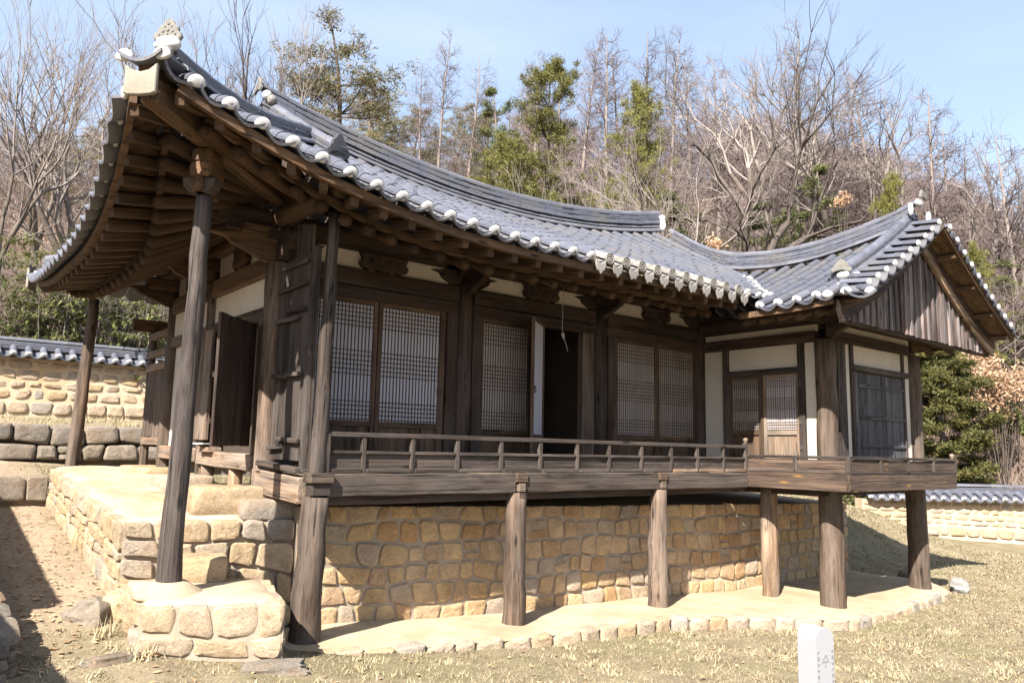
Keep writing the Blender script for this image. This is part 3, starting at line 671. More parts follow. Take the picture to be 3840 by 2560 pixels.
# deck beams
for x0, x1 in ((.12, 2.60), (2.74, 5.23), (5.35, 7.36)):
    beam('deck_beam', (x0, 0, 1.478), (x1, 0, 1.478), .11, .235, WOOD_GREY, PV, c=.012, wob=.006, n=6)
beam('under_beam', (.1, .07, 1.315), (7.4, .07, 1.33), .08, .085, WOOD_DARK, PV, wob=.005, n=8)
beam('side_beam', (-.05, 1.42, 1.475), (-.05, .10, 1.42), .16, .27, WOOD_PALE, PV, c=.015)
beam('cap_block', (-.09, -.03, 1.555), (.16, -.03, 1.555), .2, .10, WOOD_POST, PV); beam('cap_block', (-.06, -.02, 1.44), (.14, -.02, 1.44), .16, .12, WOOD_GREY, PV)
for x in (2.67, 5.29):
    beam('cap_block', (x-.085, -.03, 1.545), (x+.085, -.03, 1.545), .12, .11, WOOD_POST, PV)
    beam('cap_block', (x-.05, -.05, 1.425), (x+.05, -.05, 1.425), .09, .10, WOOD_POST, PV); beam('cap_block', (x-.045, -.04, 1.33), (x+.05, -.04, 1.33), .09, .07, WOOD_POST, PV)
for i in range(9):
    x = .35+i*.87; beam('joist', (x, .1, 1.47), (x, 1.35, 1.47), .09, .12, WOOD_DARK, PV)
for i in range(30):
    x = .02+i*.246; beam('floor_board', (x, .06, 1.615), (x, YF-.03, 1.615), .24, .035, WOOD_GREY, PV, c=.004)
# side (left) floor beam, stub posts
beam('side_sill', (-.07, 3.38, 1.70), (-.07, 1.44, 1.66), .14, .19, WOOD_PALE, PV, c=.012, wob=.01, n=5)
beam('side_sill', (-.05, 5.26, 1.74), (-.05, 3.52, 1.72), .14, .19, WOOD_PALE, PV, c=.012)
for y in (2.15, 3.2): post('stub_post', (-.03, y, 1.27), (-.03, y, 1.60), .085, .085, WOOD_PALE, PV, 12, .02, 3)
# facade beams
def wall_panel(x0, x1, z0, z1, y, mat=PLASTER, name='plaster_panel', th_=.06):
    v, f = box_geo(x1-x0, th_, z1-z0, .002); return mk(name, mesh(name, v, f, mat), frame((x0, y, (z0+z1)/2), (1, 0, 0)), PV)
def wall_panel_y(y0, y1, z0, z1, x, mat=PLASTER, name='plaster_panel', th_=.06):
    v, f = box_geo(abs(y1-y0), th_, z1-z0, .002); return mk(name, mesh(name, v, f, mat), frame((x, min(y0, y1), (z0+z1)/2), (0, 1, 0)), PV)
spans = [(.12, 2.63), (2.89, 5.31), (5.59, 7.90)]
for (a, b) in spans:
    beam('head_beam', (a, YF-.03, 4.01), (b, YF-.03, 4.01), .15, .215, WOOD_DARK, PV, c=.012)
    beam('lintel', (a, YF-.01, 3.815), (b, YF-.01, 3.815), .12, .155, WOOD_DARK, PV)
    wall_panel(a, b, 4.12, 4.35, YF)
    beam('threshold', (a, YF, 1.70), (b, YF, 1.70), .12, .13, WOOD_DARK, PV)
def bracket_pts(w, h):      # carved block outline
    return [(-w*.34, -h/2), (-w*.2, -h*.42), (0, -h*.55), (w*.2, -h*.42), (w*.34, -h/2), (w*.46, -h*.36), (w*.5, -h*.1), (w*.44, h*.12), (w*.5, h/2), (-w*.5, h/2), (-w*.44, h*.12), (-w*.5, -h*.1), (-w*.46, -h*.36)]
for (a, b) in spans:
    xc = (a+b)/2+.06; hb = prism('carved_block', bracket_pts(.72, .22), frame((xc, YF-.04, 4.235), (1, 0, 0)), .07, WOOD_DARK, PV, .015)
    for dx in (-.2, -.07, .07, .2): prism('carving', [(.035*math.cos(t), .045*math.sin(t)) for t in np.linspace(0, 6.28, 9)[:-1]], frame((xc+dx, YF-.105, 4.235), (1, 0, 0)), .018, WOOD_DARK, hb, .006)
beam('purlin_tie', (-.6, YF, 4.385), (8.3, YF, 4.385), .10, .075, WOOD_DARK, PV)
post('purlin', (-.75, YF, 4.53), (8.4, YF, 4.53), .125, .125, WOOD_DARK, PV, 12, .01, 8)
post('purlin', (0, -.55+.2, 4.53), (0, 7.0, 4.53), .12, .12, WOOD_EAVE, PV, 12, .01, 8)
# wing-shaped bracket arms on the columns
def arm(x, y, z, d, s=1.0, L=.62, mat=WOOD_DARK):
    pts = [(0, -.18), (.10*s, -.19), (L*.45, -.10), (L*.72, -.03), (L*.8, .03), (L*1.05, .06), (L*.82, .075), (L*.6, .10), (L*.55, .16), (0, .19)]
    dv = V3(d); M = frame((x, y, z), dv)
    return prism('bracket_arm', pts, M @ Matrix.Translation((0, .05, 0)), .10, mat, PV, .012)
for x, y in ((0, 1.30), (2.76, YF), (5.45, YF), (8.02, 1.36)):
    arm(x, y-.05, 4.20, (0, -1, 0)); arm(x+.05, y, 4.24, (1, 0, 0), L=.5)
    if x > 0: arm(x-.05, y, 4.24, (-1, 0, 0), L=.5)
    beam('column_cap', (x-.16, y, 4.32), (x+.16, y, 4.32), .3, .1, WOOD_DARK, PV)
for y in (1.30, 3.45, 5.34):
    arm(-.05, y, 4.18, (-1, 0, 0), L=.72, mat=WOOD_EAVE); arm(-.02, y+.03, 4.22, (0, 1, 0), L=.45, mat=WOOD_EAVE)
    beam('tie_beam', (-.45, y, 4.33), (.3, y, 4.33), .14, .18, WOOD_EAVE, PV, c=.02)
# side walls (left)
for y0, y1 in ((1.43, 3.34), (3.56, 5.23)):
    beam('head_beam', (-.02, y0, 3.98), (-.02, y1, 3.98), .15, .24, WOOD_EAVE, PV, c=.012)
    wall_panel_y(y0, y1, 3.49, 3.87, .0); wall_panel_y(y0, y1, 4.10, 4.42, .02)
    beam('lintel', (-.01, y0, 3.42), (-.01, y1, 3.42), .13, .15, WOOD_POST, PV)
    prism('carved_block', bracket_pts(.5, .28), frame((-.03, (y0+y1)/2, 4.25), (0, -1, 0)), .06, WOOD_EAVE, PV, .012)
wall_panel_y(3.56, 5.23, 1.8, 3.36, .04, PLASTER)
beam('jamb', (-.03, 1.52, 1.75), (-.03, 1.52, 3.36), .1, .13, WOOD_POST, PV, up=(0, 1, 0)); beam('jamb', (-.03, 3.0, 1.75), (-.03, 3.0, 3.36), .1, .12, WOOD_POST, PV, up=(0, 1, 0))
def plank_leaf(o, d, w, z0, z1, battens, n, mat, bat_mat=None, th_=.035, face=1, name='shutter', slits=0):
    """plank door leaf: o = hinge point in plan, d = direction in plan; battens on the visible side"""
    d = V3((*d, 0)).normalized(); nrm = V3((d.y, -d.x, 0))*face; bat_mat = bat_mat or mat
    root = None; pw = w/n
    for i in range(n):
        p = V3((*o, 0))+d*pw*(i+.5); M0 = (p.x, p.y, z0+random.uniform(-.008, .0)); M1 = (p.x, p.y, z1+random.uniform(-.004, .008))
        q = beam('plank' if root else name, M0, M1, pw-.004, th_+random.uniform(-.003, .003), mat, root or PV, up=nrm, c=.003)
        root = root or q
    for z in battens:
        a = V3((*o, 0))+nrm*(th_/2+.014); b = a+d*w*.98
        beam('batten', (a.x, a.y, z), (b.x, b.y, z), .03, .055, bat_mat, root, c=.004)
    return root
plank_leaf((-.09, 1.64), (-.69, -.64), .84, 1.86, 3.30, (2.12, 2.62, 3.12), 5, WOOD_DARK, face=1)
plank_leaf((-.15, 2.95), (-.05, 1), 1.06, 1.93, 3.38, (), 4, WOOD_PALE, face=-1)
beam('door_step', (-.12, 2.7, 1.80), (-.12, 3.1, 1.80), .18, .06, WOOD_PALE, PV)
v, f = box_geo(.22, .12, .02, .003); mk('white_tray', mesh('white_tray', v, f, PLASTER_CAP), frame((-.2, 2.78, 1.875), (-.3, 1, 0)), PV)
# far screen at the back corner
plank_leaf((-.02, 5.52), (-.02, 1), .95, 1.98, 3.06, (), 6, WOOD_POST, face=-1, name='screen')
for z in (1.9, 3.1, 3.32, 3.62): beam('rail', (-.04, 5.46, z), (-.04, 6.55, z), .07, .12, WOOD_PALE, PV)
post('stub_post', (0, 6.55, 1.5), (0, 6.55, 3.75), .07, .065, WOOD_POST, PV, 10, .02, 5); beam('cap_block', (-.35, 6.55, 3.82), (.2, 6.55, 3.82), .14, .2, WOOD_EAVE, PV)
# plank flank screen between corner column and deck corner
fl = plank_leaf((-.0, 1.15), (0, -1), .86, 1.72, 3.95, (), 5, WOOD_GREY, face=-1, name='screen')
for z, a, b in ((1.86, .78, 1.14), (1.92, .34, .9), (2.62, .72, 1.12), (2.63, .36, .74), (3.25, .5, 1.12), (3.33, .3, .8), (3.62, .3, 1.1), (3.86, .34, 1.02)):
    beam('batten', (-.05, a, z), (-.05, b, z+random.uniform(-.02, .03)), .045, .05, WOOD_GREY, fl)
for i in range(9): beam('slat', (-.005, .32+i*.05, 3.94), (-.005, .32+i*.05, 4.26+.01*i), .03, .03, WOOD_GREY, PV, up=(0, 1, 0))
beam('jamb', (-.0, .26, 1.62), (0, .24, 4.0), .09, .08, WOOD_GREY, PV, up=(0, 1, 0))
beam('flank_rail', (-.1, 1.22, 1.675), (-.1, .14, 1.62), .1, .055, WOOD_GREY, PV)
# interior
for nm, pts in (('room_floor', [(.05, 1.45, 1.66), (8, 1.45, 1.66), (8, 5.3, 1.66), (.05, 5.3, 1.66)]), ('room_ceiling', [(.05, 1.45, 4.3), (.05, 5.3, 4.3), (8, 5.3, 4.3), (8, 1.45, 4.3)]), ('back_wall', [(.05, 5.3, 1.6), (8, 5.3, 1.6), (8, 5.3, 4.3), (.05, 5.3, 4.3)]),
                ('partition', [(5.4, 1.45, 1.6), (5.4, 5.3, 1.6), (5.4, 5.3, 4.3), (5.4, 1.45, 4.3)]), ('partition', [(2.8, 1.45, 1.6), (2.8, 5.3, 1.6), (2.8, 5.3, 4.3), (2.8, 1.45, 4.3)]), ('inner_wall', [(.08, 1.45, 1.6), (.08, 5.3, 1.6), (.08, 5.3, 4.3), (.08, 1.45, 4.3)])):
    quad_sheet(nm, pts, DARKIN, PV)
for z in (3.45, 3.0): beam('inner_beam', (2.9, 5.2, z), (5.3, 5.2, z), .1, .14, WOOD_DARK, PV)

# lattice doors
def lattice_door(o, d, n, w, z0, z1, lat, nv, bands, paper, panel=True, ring=None, back=False, wood=WOOD_LATT, fr=.06):
    """o plan corner, d direction, n outward normal; lat = (u0, u1, z bottom, z top); bands = horizontal bar heights"""
    d = V3((*d, 0)).normalized(); n = V3((*n, 0)).normalized(); O = V3((*o, 0))
    def P(u, z, off=0): q = O+d*u+n*off; return (q.x, q.y, z)
    u0, u1, zb, zt = lat
    v, f = box_geo(u1-u0+.04, .006, zt-zb+.04, .001)
    root = mk('door', mesh('door', v, f, paper), frame(P(u0-.02, (zb+zt)/2, .012), d), PV)
    for a, b in ((0, u0), (u1, w)): beam('stile', P((a+b)/2, z0, .015), P((a+b)/2, z1, .015), max(.03, b-a), .045, wood, root, up=n, c=.004)
    for a, b in ((zt, z1), (max(z0, zb-.07), zb)): beam('rail', P(u0, (a+b)/2, .015), P(u1, (a+b)/2, .015), .043, b-a, wood, root, c=.004)
    if panel and zb-.07 > z0+.1:
        beam('bottom_panel', P((u0+u1)/2, z0+.06, .0), P((u0+u1)/2, zb-.07, .0), u1-u0, .02, wood, root, up=n); beam('rail', P(u0, z0+.03, .015), P(u1, z0+.03, .015), .043, .06, wood, root)
    off = .0205 if not back else -.014
    L = zt-zb; bv, bf = box_geo(L, .011, .011, .001); bm_ = mesh('lattice_bar', bv, bf, wood)
    for i in range(nv):
        u = lerp(u0, u1, (i+1)/(nv+1)); mk('lattice_bar', bm_, frame(P(u, zb, off), (0, 0, 1), d.cross(V3((0, 0, 1)))), root)
    bv, bf = box_geo(u1-u0, .011, .010, .001); bh = mesh('lattice_bar', bv, bf, wood)
    for z in bands: mk('lattice_bar', bh, frame(P(u0, z, off+.004), d), root)
    if ring is not None:
        v = []; f = []; R_, r_ = .042, .006
        for i in range(14):
            for k in range(5):
                a = 6.283*i/14; b = 6.283*k/5; v.append(((R_+r_*math.cos(b))*math.cos(a), r_*math.sin(b), (R_+r_*math.cos(b))*math.sin(a)))
        for i in range(14):
            for k in range(5): f.append((i*5+k, i*5+(k+1) % 5, ((i+1) % 14)*5+(k+1) % 5, ((i+1) % 14)*5+k))
        mk('ring_handle', mesh('ring_handle', v, f, IRON, True), frame(P(ring[0], ring[1]-.03, .055), d), root)
        v, f = lathe_geo([(0, .022), (.012, .02), (.02, .008)], 8); mk('boss', mesh('boss', v, f, IRON), frame(P(ring[0], ring[1]+.012, .04), n), root)
    return root
def bands3(a, n1=5, n2=6, n3=5):
    t0, t1, m0, m1, b0, b1 = a
    return [lerp(t0, t1, i/(n1-1)) for i in range(n1)]+[lerp(m0, m1, i/(n2-1)) for i in range(n2)]+[lerp(b0, b1, i/(n3-1)) for i in range(n3)]
BB = bands3((3.39, 3.62, 2.78, 3.075, 2.22, 2.44))
YD = YF-.02
lattice_door((.42, YD), (1, 0), (0, -1), .97, 1.77, 3.735, (.07, .91, 2.20, 3.67), 16, BB, PAPER)
lattice_door((1.40, YD), (1, 0), (0, -1), 1.04, 1.77, 3.735, (.065, .945, 2.20, 3.67), 17, BB, PAPER, ring=(.955, 2.66))
beam('jamb', (.33, YF-.03, 1.77), (.33, YF-.03, 3.735), .16, .12, WOOD_DARK, PV, up=(0, 1, 0)); beam('jamb', (2.535, YF-.03, 1.77), (2.535, YF-.03, 3.735), .17, .12, WOOD_DARK, PV, up=(0, 1, 0))
wall_panel(.1, .26, 1.77, 3.735, YF+.01, WOOD_DARK, 'filler_board')
BB2 = bands3((3.37, 3.62, 2.72, 3.05, 2.19, 2.40), 5, 7, 5)
lattice_door((3.05, YD), (1, 0), (0, -1), .95, 1.77, 3.735, (.05, .87, 2.16, 3.66), 17, BB2, PAPER_DIM)
lattice_door((4.19, YD-.05), (-.79, -.61), (.61, -.79), .76, 1.79, 3.76, (.03, .72, 2.10, 3.72), 0, [], PAPER, ring=(.73, 2.75))
beam('jamb', (2.965, YF-.03, 1.77), (2.965, YF-.03, 3.735), .16, .12, WOOD_DARK, PV, up=(0, 1, 0)); beam('jamb', (5.15, YF-.03, 1.77), (5.15, YF-.03, 3.735), .26, .12, WOOD_POST, PV, up=(0, 1, 0)); beam('jamb', (4.05, YF, 1.77), (4.05, YF, 3.735), .09, .1, WOOD_DARK, PV, up=(0, 1, 0))
lattice_door((5.80, YD), (1, 0), (0, -1), 1.02, 1.77, 3.735, (.06, .96, 2.16, 3.66), 17, BB2, PAPER_DIM)
lattice_door((6.83, YD), (1, 0), (0, -1), 1.05, 1.77, 3.735, (.06, .98, 2.16, 3.66), 17, BB2, PAPER_DIM, ring=(1.0, 2.6))
beam('jamb', (5.70, YF-.03, 1.77), (5.70, YF-.03, 3.735), .18, .12, WOOD_DARK, PV, up=(0, 1, 0))
# wing left wall (X = 8)
XW = 8.02
def wbeam(name, y0, y1, z, w, h, mat, x=XW): return beam(name, (x, y0, z), (x, y1, z), w, h, mat, PV)
wbeam('head_beam', 1.22, -.94, 3.765, .17, .18, WOOD_DARK); wall_panel_y(-.95, 1.2, 3.855, 3.96, XW); wbeam('purlin_tie', 1.3, -1.8, 4.0, .1, .08, WOOD_DARK)
post('purlin', (XW, 1.3, 4.13), (XW, -1.9, 4.13), .11, .11, WOOD_DARK, PV, 12, .01, 5); post('purlin', (X6, 5.3, 4.13), (X6, -1.9, 4.13), .11, .11, WOOD_DARK, PV, 12, .01, 5); post('ridge_purlin', (9.42, 2.0, 5.25), (9.42, -1.9, 5.25), .11, .11, WOOD_DARK, PV, 12, .01, 5)
wall_panel_y(.81, 1.22, 1.6, 3.675, XW); wall_panel_y(-.735, -.96, 1.6, 3.675, XW); wall_panel_y(-.63, .70, 3.30, 3.675, XW)
for y in (.755, -.683): beam('jamb', (XW-.03, y, 1.6), (XW-.03, y, 3.675), .11, .11, WOOD_GREY, PV, up=(1, 0, 0))
wbeam('lintel', .70, -.63, 3.25, .12, .10, WOOD_GREY, XW-.02); wbeam('threshold', .70, -.63, 1.72, .12, .1, WOOD_GREY, XW-.02)
BW = bands3((3.0, 3.13, 2.625, 2.80, 2.29, 2.415), 4, 5, 4)
lattice_door((XW-.02, .70), (0, -1), (-1, 0), .66, 1.78, 3.2, (.07, .575, 2.275, 3.15), 12, BW, PAPER_DIM)
lattice_door((XW-.02, .03), (0, -1), (-1, 0), .66, 1.78, 3.2, (.06, .60, 2.275, 3.15), 12, BW, PAPER, wood=WOOD_PALE)
for z in (2.4, 3.0, 2.0):
    beam('hinge', (XW-.09, -.66, z-.03), (XW-.09, -.66, z+.04), .05, .015, IRON, PV, up=(1, 0, 0))
# wing front wall (Y = -1.07)
beam('head_beam', (8.2, DW, 3.775), (X6-.1, DW, 3.775), .17, .17, WOOD_DARK, PV); wall_panel(8.15, X6, 3.86, 3.99, DW); beam('purlin_tie', (7.6, DW, 4.02), (11.4, DW, 4.02), .12, .1, WOOD_DARK, PV)
beam('jamb', (8.36, DW-.04, 1.6), (8.36, DW-.04, 3.69), .25, .1, WOOD_GREY, PV, up=(0, 1, 0))
wall_panel(8.49, 8.70, 1.6, 3.69, DW); wall_panel(10.58, 10.80, 1.6, 3.69, DW); wall_panel(8.76, 10.55, 3.36, 3.69, DW)
beam('jamb', (8.74, DW-.02, 1.6), (8.74, DW-.02, 3.69), .09, .1, WOOD_GREY, PV, up=(0, 1, 0)); beam('jamb', (10.53, DW-.02, 1.6), (10.53, DW-.02, 3.69), .07, .1, WOOD_GREY, PV, up=(0, 1, 0))
beam('lintel', (8.70, DW-.05, 3.31), (10.62, DW-.05, 3.31), .14, .095, WOOD_GREY, PV); beam('stile', (8.84, DW-.03, 1.65), (8.84, DW-.03, 3.26), .10, .08, WOOD_BLACK, PV, up=(0, 1, 0))
plank_leaf((8.91, DW-.03), (1, 0), .80, 1.70, 3.255, (2.06, 2.52, 3.04), 5, WOOD_BLACK, face=1); plank_leaf((9.715, DW-.03), (1, 0), .79, 1.70, 3.255, (2.06, 2.52, 3.04), 5, WOOD_BLACK, face=1)
wall_panel_y(DW+.1, 5.2, 1.5, 3.7, X6, PLASTER)
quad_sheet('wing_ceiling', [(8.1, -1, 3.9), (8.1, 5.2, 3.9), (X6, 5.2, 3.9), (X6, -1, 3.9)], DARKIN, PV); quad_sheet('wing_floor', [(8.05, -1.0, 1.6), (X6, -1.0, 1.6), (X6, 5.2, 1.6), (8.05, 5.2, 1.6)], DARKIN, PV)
# wing deck
XJ, YDK, XR = 7.40, -1.71, 10.98
for nm, p0, p1 in (('deck_board', (XJ, .04, 0), (XJ, YDK, 0)), ('deck_board', (XJ-.03, YDK, 0), (XR, YDK, 0)), ('deck_board', (XR, YDK, 0), (XR, .5, 0))):
    def at(p, z): return (p[0], p[1], z)
    beam('deck_board', at(p0, 1.50), at(p1, 1.50), .06, .255, WOOD_KNOT, PV, c=.006); beam('panel_board', at(p0, 1.735), at(p1, 1.735), .03, .18, WOOD_KNOT, PV)
    beam('rail', at(p0, 1.858), at(p1, 1.858), .08, .045, WOOD_GREY, PV); beam('rail', at(p0, 1.643), at(p1, 1.643), .075, .035, WOOD_GREY, PV)
for x, y in [(XJ, -.02), (XJ, -.88), (XJ, YDK), (8.32, YDK), (9.22, YDK), (10.12, YDK), (XR, YDK), (XR, -.8)]:
    beam('rail_post', (x, y, 1.64), (x, y, 1.85), .075, .07, WOOD_GREY, PV)
for x, y, z in [(7.40, 0, 1.7), (XR, YDK+.03, 1.8), (XR, -.75, 1.8)]:
    v, f = lathe_geo([(0, .032), (.16 if z < 1.75 else .06, .032), (.165 if z < 1.75 else .065, .022), (.175 if z < 1.75 else .075, .03), (.19 if z < 1.75 else .09, .02), (.205 if z < 1.75 else .105, .036), (.225 if z < 1.75 else .125, .043), (.25 if z < 1.75 else .15, .036), (.265 if z < 1.75 else .165, .01)], 12)
    mk('finial', mesh('finial', v, f, WOOD_PALE, True), frame((x, y, z+(.18 if z < 1.75 else 0)), (0, 0, 1)), PV)
for i in range(7): x = 7.6+i*.52; beam('joist', (x, YDK+.04, 1.42), (x, 1.3, 1.42), .09, .12, WOOD_DARK, PV)
for i in range(14): x = 7.52+i*.25; beam('floor_board', (x, YDK+.04, 1.60), (x, DW-.02 if x > 8.1 else 1.3, 1.60), .245, .035, WOOD_GREY, PV, c=.003)
beam('under_beam', (7.5, DW, 1.33), (11.0, DW, 1.33), .14, .1, WOOD_DARK, PV); beam('under_beam', (8.0, DW, 1.31), (8.0, 1.3, 1.31), .14, .1, WOOD_DARK, PV)
# main railing
RX = [.03, .54, 1.143, 1.748, 2.388, 3.015, 3.657, 4.251, 4.9, 5.542, 6.148, 6.796, 7.38]
rail = beam('railing', (-.04, 0, 2.0), (7.40, 0, 2.0), .07, .05, WOOD_GREY, PV, wob=.004, n=10)
for k, x in enumerate(RX):
    if 0 < k: beam('baluster', (x, .0, 1.60), (x, .0, 1.98), .055, .05, WOOD_GREY, rail, up=(0, 1, 0))
beam('baluster', (.09, -.02, 1.6), (.09, -.02, 2.0), .10, .07, WOOD_GREY, rail, up=(0, 1, 0)); beam('baluster', (7.39, 0, 1.6), (7.39, 0, 2.06), .07, .07, WOOD_GREY, rail, up=(0, 1, 0))
for a, b in zip(RX[:-1], RX[1:]):
    beam('mid_rail', (a+.03, 0, 1.815), (b-.03, 0, 1.815), .055, .035, WOOD_GREY, rail); beam('panel', (a+.03, .012, 1.72), (b-.03, .012, 1.72), .018, .16, WOOD_GREY, rail); beam('bottom_rail', (a+.03, -.01, 1.625), (b-.03, -.01, 1.625), .06, .045, WOOD_PALE if a > 5 else WOOD_GREY, rail)
# hanging cord
cpts = [(3.90, .55, 4.45), (3.90, .55, 4.2), (3.885, .55, 3.9), (3.88, .55, 3.58), (3.90, .55, 3.46), (3.95, .55, 3.38), (3.99, .55, 3.27)]
co = sweep('hanging_cord', cpts, [(.006*math.cos(a), .006*math.sin(a)) for a in (0, 1.57, 3.14, 4.71)], CORD, None, up=(0, 1, 0))
tag(co, 'thin grey cord hanging knotted from the eaves before the open doorway', 'cord')
v, f = lathe_geo([(0, .008), (.03, .03), (.06, .02), (.1, .012)], 6, .3); kn = mk('knot', mesh('knot', v, f, CORD), frame((3.885, .55, 3.53), (.3, 0, -1)), co)
# ---------------------------------------------------------------- roof
def uf(x): return max(0, (2.6-x)/4.8)
def ye(x): return -.72-.20*uf(x)**2.3
def zlipF(x): return 4.20+.82*uf(x)**2.3
def ul(y): return (3.35-y)/4.27 if y < 3.35 else (y-3.35)/4.27
def xe(y): return -1.88-.30*ul(y)**2.3 if y < 3.35 else -1.88+.20*ul(y)**2
def zlipL(y): return 4.10+(.90 if y < 3.35 else .52)*ul(y)**2.4
def gg(s): return .86*s+.14*s*s
def zrid(x): xx = min(9.3, max(.35, x)); return 6.06+.53*((xx-4.95)/4.4)**2
def zf(x, y):
    s = (y-ye(x))/(3.35-ye(x)); z0 = zlipF(x)+.03; return z0+(zrid(x)-z0)*gg(s)
def zl(x, y):
    s = (x-xe(y))/(5.2); z0 = zlipL(y)+.03; return z0+2.25*gg(s)*(1-.12*ul(y))
WR = 9.40; WE = 6.52
_wy = [-2.6, -2.04, -1.64, -.945, -.19, .62, 1.45, 2.0, 2.49, 3.19]; _wz = [6.22, 6.09, 5.96, 5.83, 5.73, 5.73, 5.83, 6.0, 6.25, 6.72]
def wtop(y): return float(np.interp(y, _wy, _wz))
def zw(x, y):
    if x > WR: x = 2*WR-x
    s = (x-WE)/(WR-WE); z0 = 4.02+.05*sstep(-1.3, -2.3, y); return z0+(wtop(min(y, 1.0))-.44-z0)*(.80*s+.20*s*s)
tiles = []          # (matrix, mesh) of every convex tile
def convex_row(pts, old=False, L=.285):
    """tiles laid from the lower end up along pts"""
    acc = [V3(p) for p in pts]; d = [0]
    for a, b in zip(acc[:-1], acc[1:]): d.append(d[-1]+(b-a).length)
    T = d[-1]; n = max(1, round(T/L))
    def P(s):
        s = min(T, max(0, s)); k = max(0, min(len(d)-2, int(np.searchsorted(d, s))-1)); return lerp(acc[k], acc[k+1], (s-d[k])/max(1e-6, d[k+1]-d[k]))
    for k in range(n):
        a, b = P(T*k/n), P(T*(k+1)/n); q = (b-a).length/.31*1.03
        M = frame(a+V3((random.uniform(-.005, .005), random.uniform(-.005, .005), .004*(k % 2))), b-a) @ Matrix.Diagonal((q, random.uniform(.97, 1.04), random.uniform(.97, 1.04), 1))
        tiles.append((M, CONVEX_OLD if old and k == 0 else CONVEX))
    return frame(acc[0], acc[1]-acc[0])
strip_v, strip_f = [], []
def concave_strip(pts, side, w=.30, step=.13, sag=.075):
    """stepped run of hollow tiles"""
    acc = [V3(p) for p in pts]; d = [0]
    for a, b in zip(acc[:-1], acc[1:]): d.append(d[-1]+(b-a).length)
    T = d[-1]; n = max(1, int(T/step)); side = V3(side)
    def P(s):
        k = max(0, min(len(d)-2, int(np.searchsorted(d, s))-1)); return lerp(acc[k], acc[k+1], (s-d[k])/max(1e-6, d[k+1]-d[k]))
    prev = None
    for k in range(n):
        for e, off in ((k/n, .018), ((k+1)/n, .002)):
            p = P(T*e); base = len(strip_v)
            for i in range(6): t = i/5*2-1; strip_v.append(tuple(p+side*(t*w/2)+V3((0, 0, off+sag*t*t-.02))))
            if prev is not None:
                for i in range(5): strip_f.append((prev+i, prev+i+1, base+i+1, base+i))
            prev = base
def cap(M, parent=None): mk('plaster_cap', CAPM, M @ Matrix.Translation((.012, 0, -.002)), parent or PV)
def eave_concave(p, inward, old=False):
    mk('concave_tile', CONCAVE_OLD if old else CONCAVE, frame(p, inward), PV)
TILE_DARK = m_plain('dark_tile', (.045, .045, .05), .3, 8, .6, .3, .3, 0)
def medallion(M):
    """round end tile with a flower relief"""
    v, f = lathe_geo([(0, .074), (-.030, .074), (-.034, .064), (-.022, .060), (-.022, .0001)], 18); v = [(x, y, z+.012) for x, y, z in v]
    o = mk('round_end_tile', mesh('round_end_tile', v, [tuple(reversed(q)) for q in f], TILE_OLD), M, PV)
    for k in range(8):
        a = 6.283*k/8; pv, pf = lathe_geo([(-.022, .013), (-.031, .011), (-.035, .004)], 7); pv = [(x, y*1+.036*math.cos(a), z+.036*math.sin(a)+.012) for x, y, z in pv]
        mk('petal', mesh('petal', pv, [tuple(reversed(q)) for q in pf], TILE_OLD, True), M, o)
    pv, pf = lathe_geo([(-.022, .014), (-.033, .012), (-.037, .004)], 8); pv = [(x, y, z+.012) for x, y, z in pv]; mk('petal', mesh('petal', pv, [tuple(reversed(q)) for q in pf], TILE_OLD, True), M, o)
DRIP = [[(-.13, .06), (-.06, .015), (0, 0), (.06, .015), (.13, .06), (.125, -.03), (.085, -.09), (.04, -.105), (0, -.15), (-.05, -.11), (-.09, -.095), (-.125, -.03)],
        [(-.13, .06), (-.06, .015), (0, 0), (.06, .015), (.13, .06), (.12, -.05), (.075, -.075), (.05, -.12), (-.01, -.11), (-.06, -.125), (-.1, -.07), (-.125, -.02)]]
